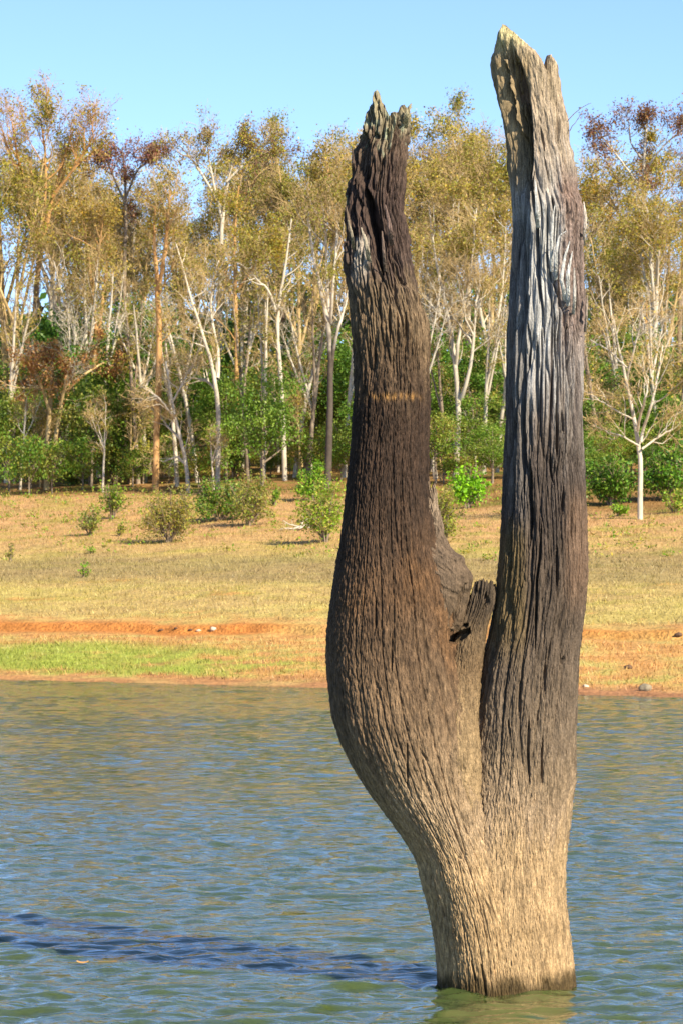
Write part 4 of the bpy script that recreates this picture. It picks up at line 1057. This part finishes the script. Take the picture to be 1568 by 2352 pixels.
ORD = ['first', 'second', 'third', 'fourth', 'fifth', 'sixth', 'seventh', 'eighth', 'ninth', 'tenth', 'eleventh', 'twelfth', 'thirteenth', 'fourteenth', 'fifteenth', 'sixteenth',
       'seventeenth', 'eighteenth', 'nineteenth', 'twentieth', 'twenty-first', 'twenty-second', 'twenty-third', 'twenty-fourth', 'twenty-fifth', 'twenty-sixth', 'twenty-seventh', 'twenty-eighth', 'twenty-ninth', 'thirtieth', 'thirty-first', 'thirty-second', 'thirty-third', 'thirty-fourth', 'thirty-fifth', 'thirty-sixth', 'thirty-seventh', 'thirty-eighth', 'thirty-ninth', 'fortieth'] + ['forty-' + q for q in ('first', 'second', 'third', 'fourth', 'fifth', 'sixth', 'seventh', 'eighth', 'ninth')] + ['fiftieth'] + ['fifty-' + q for q in ('first', 'second', 'third', 'fourth', 'fifth', 'sixth', 'seventh', 'eighth', 'ninth')] + ['sixtieth'] + ['sixty-' + q for q in ('first', 'second', 'third', 'fourth', 'fifth', 'sixth', 'seventh', 'eighth', 'ninth')] + ['seventieth'] + ['seventy-' + q for q in ('first', 'second', 'third', 'fourth', 'fifth', 'sixth', 'seventh', 'eighth', 'ninth')]

def label_row(objs, what):
    objs = sorted(objs, key=lambda o: o.location.x / o.location.y)
    for i, o in enumerate(objs):
        if len(objs) == 1: o['label'] = what
        else:
            pos = 'leftmost' if i == 0 else ('rightmost' if i == len(objs) - 1 else ORD[i] + ' from the left')
            o['label'] = '%s, %s of %d' % (what, pos, len(objs))

rngF = np.random.RandomState(77)
rows = {}
def fill(kind, v, px, d, top, what, name):
    """a repeat whose top reaches picture row `top` at distance d"""
    if kind == 'bare': d += 5
    d = 2 * d; top = top + 30 * (kind in ("olive", "bare", "red", "orange"))
    X = (px - CX) / FPX * d
    g = float(ground(X, d))
    H = {'bare': (17, 16), 'olive': (18, 17), 'orange': (17,), 'red': (17,), 'sapling': (8, 7), 'slender': (14, 14, 14), 'green': (7.8, 6.8, 10.4, 9.0), 'lowbush': (2.9, 2.6, 2.8)}[kind]
    h0 = H[v % len(H)]
    s = (CAM_Z - (top - HOR) / FPX * d - g) / h0
    sx = 0.6 * s + 0.4
    o = place(kind, v, X, d, (sx, sx, s), rngF.uniform(0, 6.28), name, what[1])
    rows.setdefault(what[0], []).append(o)

# middle and back rows of the wood: (kind, variety, picture column, distance, picture row of the top)
OL = ('olive-leaved tall tree in the deeper wood', 'tall trees of the deeper wood'); BA = ('bare tan tree in the deeper wood', 'tall trees of the deeper wood')
OR = ('orange-barked tree in the deeper wood', 'tall trees of the deeper wood'); RE = ('reddish-leaved tree in the deeper wood', 'tall trees of the deeper wood')
for k, v, px, d, top in [('olive', 0, 20, 106, 270), ('bare', 0, 140, 109, 300), ('olive', 1, 210, 113, 350), ('bare', 1, 330, 104, 420), ('olive', 0, 440, 110, 390), ('bare', 0, 385, 116, 480),
                         ('olive', 1, 560, 114, 330), ('bare', 1, 620, 104, 350), ('red', 0, 660, 115, 290), ('olive', 0, 700, 108, 300), ('orange', 0, 800, 104, 290), ('bare', 0, 770, 112, 270), ('olive', 1, 830, 116, 265),
                         ('bare', 1, 930, 108, 330), ('olive', 0, 1000, 110, 290), ('olive', 1, 1070, 113, 245), ('bare', 0, 1040, 104, 330), ('olive', 0, 1135, 110, 245), ('red', 0, 1060, 118, 275), ('bare', 1, 1180, 104, 330),
                         ('olive', 1, 1325, 112, 320), ('bare', 0, 1390, 100, 520), ('olive', 0, 1420, 104, 470), ('olive', 1, 1500, 100, 400), ('bare', 1, 1540, 97, 470), ('red', 0, 1555, 112, 310), ('orange', 0, 1500, 110, 440), ('bare', 0, 1450, 96, 560),
                         ('bare', 1, 30, 101, 400), ('orange', 0, 240, 106, 400), ('bare', 0, 200, 100, 480), ('bare', 1, 480, 102, 500), ('olive', 0, 300, 118, 430), ('bare', 0, 560, 100, 520), ('bare', 1, 690, 99, 480), ('olive', 1, 110, 118, 280),
                         ('bare', 1, 860, 100, 400), ('bare', 0, 960, 99, 480), ('bare', 1, 1120, 97, 450), ('olive', 0, 1380, 118, 400), ('bare', 0, 1345, 96, 600)]:
    w = {'olive': OL, 'bare': BA, 'orange': OR, 'red': RE}[k]
    fill(k, v, px, d, top, w, {'olive': 'olive_tree', 'bare': 'bare_tree', 'orange': 'orange_tree', 'red': 'reddish_tree'}[k])

SA = ('thin bare sapling among the forest-edge trunks', 'saplings at the forest edge')
for v, px, d, top in [(0, 46, 99, 880), (1, 92, 100, 930), (0, 236, 96, 905), (1, 300, 99, 900), (0, 492, 93, 975), (1, 690, 97, 860), (0, 715, 99, 770), (1, 1012, 92, 950), (0, 1092, 96, 880),
                      (0, 1395, 92, 820), (1, 1540, 92, 810), (0, 640, 101, 790), (1, 1365, 90, 880)]:
    fill('sapling', v, px, d, top, SA, 'sapling')

SL = ('slender pale trunk standing between the larger trees', 'slender trees between the larger trunks')
for v, px, d, top in [(0, 14, 103, 620), (1, 58, 104, 690), (2, 142, 104, 660), (0, 226, 103, 580), (1, 318, 99, 620), (2, 335, 100, 660), (0, 408, 97, 700), (2, 455, 99, 640), (1, 572, 97, 640), (0, 605, 98, 600), (2, 676, 98, 680), (1, 706, 97, 620), (0, 790, 97, 640),
                      (2, 1000, 93, 640), (1, 1022, 95, 720), (0, 1110, 94, 640), (2, 1140, 95, 690), (1, 1380, 90, 660), (0, 1432, 92, 600), (2, 1515, 90, 650), (1, 1548, 91, 620)]:
    fill('slender', v, px, d, top, SL, 'slender_tree')
GR = ('dense green broadleaf tree in the understorey', 'green trees of the understorey')
for v, px, d, top in [(2, 20, 108, 740), (3, 130, 110, 690), (1, 60, 104, 850), (2, 250, 108, 700), (3, 330, 105, 640), (0, 300, 100, 840), (1, 390, 103, 830), (2, 440, 108, 700), (3, 560, 107, 720), (0, 520, 99, 850), (2, 640, 108, 720),
                      (3, 700, 110, 700), (1, 730, 101, 860), (2, 780, 106, 780), (3, 860, 104, 760), (0, 815, 95, 900), (1, 970, 98, 800), (2, 1010, 105, 740), (3, 1090, 104, 780), (0, 1100, 94, 880), (1, 1000, 91, 930), (2, 1160, 100, 800), (3, 1230, 100, 780),
                      (2, 1340, 98, 760), (0, 1370, 90, 890), (3, 1420, 98, 800), (1, 1400, 88, 960), (2, 1500, 100, 760), (0, 1530, 90, 880), (1, 1560, 88, 940), (3, 1580, 97, 800), (0, 1340, 85, 980), (1, 200, 102, 860), (0, 1130, 90, 960), (1, 1450, 89, 1000), (0, 1500, 87, 1010)]:
    fill('green', v, px, d, top, GR, 'green_tree')
for i in range(36):
    px = 8 + i * 44 + rngF.uniform(-22, 22)
    if 1170 < px < 1330: continue
    edge = float(np.interp(px, [0, 780, 1000, 1560], [97, 96, 91, 88]))
    fill('green', i, px, edge + rngF.uniform(2, 9), rngF.uniform(670, 950), GR, 'green_tree')
LOW = ('low leafy bush under the forest-edge trunks', 'low bushes under the trees')
for i in range(38):
    px = 8 + i * 41 + rngF.uniform(-20, 20)
    if 1165 < px < 1335 or 800 < px < 980: continue
    edge = float(np.interp(px, [0, 640, 700, 1000, 1560], [95.5, 95.5, 97, 90, 86.5]))
    fill('lowbush', i, px, edge + rngF.uniform(0.3, 5), rngF.uniform(955, 1045), LOW, 'low_bush')
for what, objs in rows.items():
    label_row(objs, what)

o = leafy(61, 2.55, 3.4, 4.3, 6500, GREEN + [(.12, .22, .03), (.18, .25, .05)], 0.16, 48, 0.13, M_GREY, 'rounded_green_tree')
b_ = on_ground(667, 1122)
o.location = (at(600, 1100, b_[1])[0], b_[1] + 1.0, float(ground(at(600, 1100, b_[1])[0], b_[1] + 1.0)))
tag(o, 'rounded bright green leafy tree at the forest edge left of the dead tree', 'tree', 'trees along the forest edge')

# ------------------------------------------------------------------ the dense wood behind, one mass
def build_far_wood():
    rng = np.random.RandomState(91)
    n = 52000
    X = rng.uniform(-60, 60, n); Y = rng.uniform(232, 262, n)
    g = ground(X, Y)
    h = 9.5 + 5.5 * noise(X * 0.12, Y * 0.12) + 2.5 * noise(X * 0.5, Y * 0.5, 2)
    Zh = g + rng.rand(n) ** 0.8 * np.clip(h, 2, 14)
    V, F = leaf_quads(rng, np.stack([X, Y, Zh], -1), 0.66, 0.6, 0.3, 0.8)
    C = leaf_cols(rng, n, DGREEN + GREEN + [(.12, .12, .03)], 0.3)
    o = obj('far_wood', mesh_np('far_wood', V, F, C, False), M_LEAF)
    tag(o, 'dark green wood in the background behind all the trunks', 'wood', None, 'stuff')
build_far_wood()

# ------------------------------------------------------------------ shrubs on the slope
def shrub(name, label, px, py, wpx, hpx, cols, n, leaf, seed, stems=9, twiggy=0.5):
    stems = int(stems * 1.5)
    rng = np.random.RandomState(seed)
    b = on_ground(px, py)
    d = b[1]
    W, H = 1.12 * wpx / 2 * d / FPX, hpx * d / FPX; n = int(n * 1.6); leaf *= 1.2
    st = []
    for i in range(stems):
        a = rng.uniform(0, 6.28); r = W * math.sqrt(rng.rand()) * 0.85
        h = H * rng.uniform(0.3, 0.98) * (1 - 0.35 * (r / W) ** 2)
        e = np.array([math.cos(a) * r, math.sin(a) * r, h])
        r0 = 0.012 + 0.01 * H
        st.append(np.array([[0.06 * math.cos(a), 0.06 * math.sin(a), -0.05, r0], [e[0] * .3, e[1] * .3, h * .4, r0 * .7], [e[0] * .7, e[1] * .7, h * .75, r0 * .5], [*e, r0 * .25]]))
    S = np.stack([resample(s_, 8) for s_ in st])
    SP, SR = S[..., :3], S[..., 3]
    B1, R1 = spawn(rng, SP, SR, 6, 0.25, 1, 0.8, 0.28 * H, 4, 0.1, 0.25)
    B2, R2 = spawn(rng, B1, R1, 4, 0.2, 1, 0.8, 0.15 * H, 3, 0.1, 0.25)
    tr = join([tubes(SP, SR, 5), tubes(B1, np.maximum(R1, 0.006), 3)])
    br = tubes(B2, np.maximum(R2, 0.005), 3)
    tips = np.concatenate([B1[:, 1:].reshape(-1, 3), B2.reshape(-1, 3), B2.reshape(-1, 3)])
    tips = tips[tips[:, 2] > 0.03 * H]
    nn = noise(tips[:, 0] * 1.4, tips[:, 1] * 1.4, tips[:, 2] * 1.4 + seed)
    w = np.clip(nn + 0.3, 0.02, None)
    pos = tips[rng.choice(len(tips), n, p=w / w.sum())] + 0.06 * H * rng.normal(size=(n, 3))
    V, F = leaf_quads(rng, pos, leaf, 0.6, 0.1, 0.8)
    root = obj(name, None, None, None, tuple(b))
    obj('stems', mesh_np('stems', *tr), M_GREY, root)
    obj('branches', mesh_np('branches', *br), M_TAN, root)['kind'] = 'stuff'
    obj('foliage', mesh_np('foliage', V, F, leaf_cols(rng, n, cols, 0.35), False), M_LEAF, root)['kind'] = 'stuff'
    tag(root, label, 'shrub', 'shrubs on the grassy slope')
    return root

MIXG = YGREEN + [(.22, .19, .05), (.30, .20, .06)]
shrub('shrub', 'small yellow-green shrub on the slope at far left', 208, 1230, 58, 72, YGREEN, 420, 0.10, 201)
shrub('shrub', 'fresh green slender shrub below the slim saplings', 258, 1192, 66, 92, BRIGHT + YGREEN, 650, 0.11, 202)
shrub('shrub', 'broad olive twiggy shrub below the tall orange trunk', 388, 1246, 140, 138, MIXG + OLIVE, 2200, 0.09, 203, 16)
shrub('shrub', 'dense bright green shrub at the foot of the white crooked tree', 505, 1196, 130, 112, BRIGHT + GREEN + YGREEN, 2600, 0.11, 204, 14)
shrub('shrub', 'yellowish green shrub beside the bare soil path', 572, 1208, 110, 130, YGREEN + [(.34, .26, .05)], 1700, 0.10, 205, 12)
shrub('shrub', 'light green wispy shrub partly behind the left dead limb', 748, 1246, 116, 140, YGREEN + BRIGHT, 1900, 0.10, 206, 13)
shrub('shrub', 'bright green bush just right of the bare soil path', 716, 1150, 74, 88, BRIGHT, 1000, 0.12, 207)
shrub('shrub', 'vivid lime green bush seen between the two dead limbs', 1072, 1168, 82, 104, [(.17, .42, .01), (.22, .48, .015), (.13, .33, .012)], 1300, 0.14, 208)
shrub('shrub', 'yellow-green wispy shrub against the right side of the left dead limb', 1022, 1244, 74, 120, YGREEN, 900, 0.10, 209)
shrub('shrub', 'tiny isolated green seedling on the open straw slope', 192, 1326, 26, 40, BRIGHT, 90, 0.09, 210, 4)
shrub('shrub', 'tiny upright green sprig at the far left edge of the slope', 24, 1290, 16, 46, YGREEN, 50, 0.09, 211, 3)
shrub('shrub', 'low green sprout right of the small yellow-green shrub', 272, 1232, 36, 34, YGREEN, 120, 0.09, 212, 5)
shrub('shrub', 'low sprout on bare slope below the small yellow-green shrub', 208, 1272, 32, 20, BRIGHT, 70, 0.08, 213, 4)
shrub('shrub', 'low green sprout beside the path shrub shadow', 630, 1162, 34, 42, BRIGHT, 170, 0.10, 214, 4)
shrub('shrub', 'low bright green clump left of the lone white tree', 1420, 1186, 50, 38, BRIGHT, 330, 0.10, 215, 6)
shrub('shrub', 'low yellow-green clump right of the lone white tree', 1548, 1178, 54, 52, BRIGHT + YGREEN, 380, 0.10, 216, 6)
shrub('shrub', 'leafy green bush under the leaning twin-stemmed tree', 165, 1115, 90, 60, GREEN + YGREEN, 900, 0.11, 217, 9)
shrub('shrub', 'shaded green bush right of the pale forked tree foot', 300, 1112, 80, 70, GREEN + YGREEN, 800, 0.11, 218, 8)
shrub('shrub', 'big leafy green bush at the right behind the lone white tree', 1400, 1160, 110, 130, GREEN, 2200, 0.14, 219, 12)
shrub('shrub', 'big leafy green bush at the right edge of the picture', 1530, 1150, 110, 140, GREEN + BRIGHT, 2200, 0.14, 220, 12)

# ------------------------------------------------------------------ fallen branches, stones
def fallen(label, px, py, wpx, seed, mat):
    rng = np.random.RandomState(seed)
    b = on_ground(px, py); L = wpx * b[1] / FPX
    P = []
    for i in range(7):
        a = rng.normal(0, 0.5) + (math.pi if rng.rand() < 0.4 else 0)
        s0 = np.array([rng.uniform(-.2, .2) * L, rng.uniform(-.15, .15) * L, 0.06 + 0.1 * rng.rand()])
        pts = [s0]
        d = np.array([math.cos(a), math.sin(a) * 0.6, 0.16])
        for q in range(6):
            d = unit(d + 0.28 * rng.normal(size=3) * np.array([1, 1, .6]) - np.array([0, 0, 0.05]))
            p = pts[-1] + d * L * 0.11
            p[2] = max(p[2], 0.03 + 0.16 * p[0] * 0)
            pts.append(p)
        P.append(pts)
    P = np.array(P)
    B, Rb = spawn(rng, P, np.tile(np.linspace(.05, .015, 7), (7, 1)), 4, .3, 1, .8, 0.22 * L, 4, 0.05, .25)
    V, F = join([tubes(P, np.tile(np.linspace(.05, .015, 7), (7, 1)), 6), tubes(B, np.maximum(Rb, .008), 4)])
    o = obj('fallen_branch', mesh_np('fallen_branch', V, F), mat, None, tuple(b))
    tag(o, label, 'branch', 'dead branches lying on the ground')
fallen('grey dead branch lying on the soil beside the wispy shrub', 694, 1216, 92, 301, M_PALE)
fallen('bleached fallen branches on the ground at the far left edge', 22, 1046, 80, 302, M_PALE)

M_STONE = mat_plain('pale_stone', (0.52, 0.42, 0.31)); M_STONE2 = mat_plain('grey_stone', (0.22, 0.18, 0.12)); M_CLOD = mat_plain('dark_earth', (0.10, 0.055, 0.03))
def stone(label, px, py, wpx, mat, seed, flat=0.6):
    b = on_ground(px, py); r = wpx / 2 * b[1] / FPX
    n, m = 14, 22
    th = np.linspace(0.0, math.pi, n)[:, None]; ph = np.linspace(0, 2 * math.pi, m, endpoint=False)[None]
    X = np.sin(th) * np.cos(ph); Y = np.sin(th) * np.sin(ph); Z = np.cos(th) + 0 * ph
    k = 1 + 0.45 * noise(X * 1.3 + seed, Y * 1.3, Z * 1.3) + 0.2 * noise(X * 3.1 + seed, Y * 3.1, Z * 3.1)
    V = np.stack([X * k * r, Y * k * r * 0.8, Z * k * r * flat], -1).reshape(-1, 3)
    V += 0.0
    o = obj('stone', mesh_np('stone', V, grid_faces(n, m, True)), mat, None, (b[0], b[1], b[2] + r * flat * 0.45))
    tag(o, label, 'stone', 'stones on the shore')
stone('pale rounded stone resting under the orange soil scarp', 490, 1449, 15, M_STONE, 1.0, 0.75)
stone('small pale stone in the middle of the soil shelf row', 456, 1452, 11, M_STONE, 2.0)
stone('small dark stone next to the pale stones on the soil shelf', 438, 1453, 10, M_CLOD, 3.0)
stone('dark flat pebble below the scarp, left of the other stones', 404, 1445, 9, M_CLOD, 4.0)
stone('dark flat stone at the left end of the stone row', 371, 1453, 14, M_CLOD, 5.0, 0.35)
stone('mottled grey boulder at the waterline right of the dead tree', 1481, 1587, 30, M_STONE2, 6.0, 0.75)
stone('dark clod of earth on the orange bank at right', 1442, 1537, 20, M_CLOD, 7.0, 0.6)
stone('pale stone at the bank touching the dead tree outline', 1345, 1579, 14, M_STONE, 8.0)
stone('dark root clod poking from the scarp near the right edge', 1558, 1466, 18, M_CLOD, 9.0)

# ------------------------------------------------------------------ grass
def build_grass():
    rng = np.random.RandomState(8)
    def blades(n, e0, e1, keep, h, wd, colf, name, label):
        u = rng.rand(n)
        Xb = rng.uniform(-24, 24, n); e = e0 + (e1 - e0) * u
        Y = 2 * e + shore(Xb)
        ok = (np.abs(Xb) < 0.118 * Y) & keep(Xb, Y, e)
        Xb, Y, e = Xb[ok], Y[ok], e[ok]
        k = len(Xb)
        g = ground(Xb, Y)
        a = rng.uniform(0, 6.28, k); hh = h * (0.4 + rng.rand(k)); ww = wd * (0.6 + 0.8 * rng.rand(k))
        bend = rng.normal(size=(k, 2)) * (hh * 0.55)[:, None]
        b0 = np.stack([Xb - np.cos(a) * ww, Y - np.sin(a) * ww, g - 0.01], -1); b1 = np.stack([Xb + np.cos(a) * ww, Y + np.sin(a) * ww, g - 0.01], -1)
        tp = np.stack([Xb + bend[:, 0], Y + bend[:, 1], g + hh], -1)
        V = np.stack([b0, b1, tp], 1).reshape(-1, 3)
        C = np.repeat(colf(Xb, Y, e) * (0.75 + 0.5 * rng.rand(k, 1)), 3, 0)
        o = obj(name, mesh_np(name, V, np.arange(3 * k).reshape(-1, 3), C, False), M_GRASS)
        tag(o, label, 'grass', None, 'stuff')
    def dry(X, Y, e): return ground_colour(X, Y) * 1.12
    blades(150000, 0.6, 52, lambda X, Y, e: (fbm(X * 0.7, Y * 1.1, 4.0, 3) > -0.12 - 0.6 * rng.rand(len(X))) & ~((e > 9.8) & (e < 12.0)), 0.11, 0.016, dry, 'dry_grass', 'short dry straw grass covering the open slope')
    blades(70000, 12.5, 50, lambda X, Y, e: fbm(X * 1.6, Y * 0.8, 11.0, 3) > 0.22 + 0.25 * rng.rand(len(X)), 0.22, 0.018, lambda X, Y, e: ground_colour(X, Y) * np.array([0.88, 0.92, 0.85]), 'grass_tufts', 'taller dry grass tufts dotted over the slope')
    blades(26000, 1.2, 7.0, lambda X, Y, e: fbm(X * 0.5, Y * 0.9, 7.0, 4) * 0.8 + np.interp(X, [-12, -5.5, -2.5, 0.5, 4, 12], [0.85, 0.66, 0.30, 0.0, -0.1, -0.05]) > 0.2 + 0.6 * rng.rand(len(X)) + 0.3 * rng.rand(len(X)) * np.clip(e - 2.2, 0, 9) + 0.05 * np.clip(e + 3.4 * noise(X * 0.22, 5.5) - 1.5, 0, 9) + 0.5 * fbm(X * 0.8, Y * 0.4, 1.0, 3), 0.065, 0.016,
           lambda X, Y, e: lerp(np.array([0.42, 0.37, 0.08]), np.array([0.27, 0.33, 0.045]), rng.rand(len(X))), 'green_grass', 'fresh green grass growing near the water at left')
build_grass()

def build_weeds():
    rng = np.random.RandomState(19)
    m = 620
    Xc = rng.uniform(-21, 21, m); e = 50 - 24 * rng.rand(m) ** 1.7 + rng.uniform(-1, 2, m)
    Yc = 2 * e + shore(Xc)
    keep = noise(Xc * 0.35, Yc * 0.12, 3.0) > -0.12
    Xc, Yc = Xc[keep], Yc[keep]
    k = 16
    sz = rng.uniform(0.08, 0.34, len(Xc))
    P = np.stack([np.repeat(Xc, k) + rng.normal(size=len(Xc) * k) * np.repeat(sz, k), np.repeat(Yc, k) + rng.normal(size=len(Xc) * k) * np.repeat(sz, k), np.zeros(len(Xc) * k)], -1)
    P[:, 2] = ground(P[:, 0], P[:, 1]) + np.abs(rng.normal(size=len(P))) * np.repeat(sz, k) * 0.7
    V, F = leaf_quads(rng, P, 0.13, 0.5, -0.4, 0.3)
    tag(obj('weeds', mesh_np('weeds', V, F, leaf_cols(rng, len(P), YGREEN + BRIGHT[:2] + OLIVE, 0.3), False), M_LEAF), 'scattered low green weeds on the upper slope', 'weeds', None, 'stuff')
build_weeds()

# a curled dead leaf drifting on the lake
lp = (190 - CX) / FPX * (CAM_Z * FPX / (2219 - HOR)); ld = CAM_Z * FPX / (2219 - HOR)
u_ = np.linspace(-1, 1, 9)
Vv = np.array([[x * 0.045, y * 0.018 * (1 - x * x) ** 0.7, 0.012 + 0.012 * x * x + 0.004 * y] for x in u_ for y in (-1, -0.3, 0.3, 1)])
lo = obj('floating_leaf', mesh_np('floating_leaf', Vv, grid_faces(9, 4)), mat_plain('dead_leaf', (0.55, 0.28, 0.08), 0.6, 0.2, 30), None, (lp, ld, 0.012))
tag(lo, 'small orange dead leaf floating on the water at lower left', 'leaf')

# prototypes that were never placed leave the scene
for k, l in KIND.items():
    for i, p in enumerate(l):
        if (k, i) not in PROTO_USED:
            for ch in list(p.children): bpy.data.objects.remove(ch)
            bpy.data.objects.remove(p)
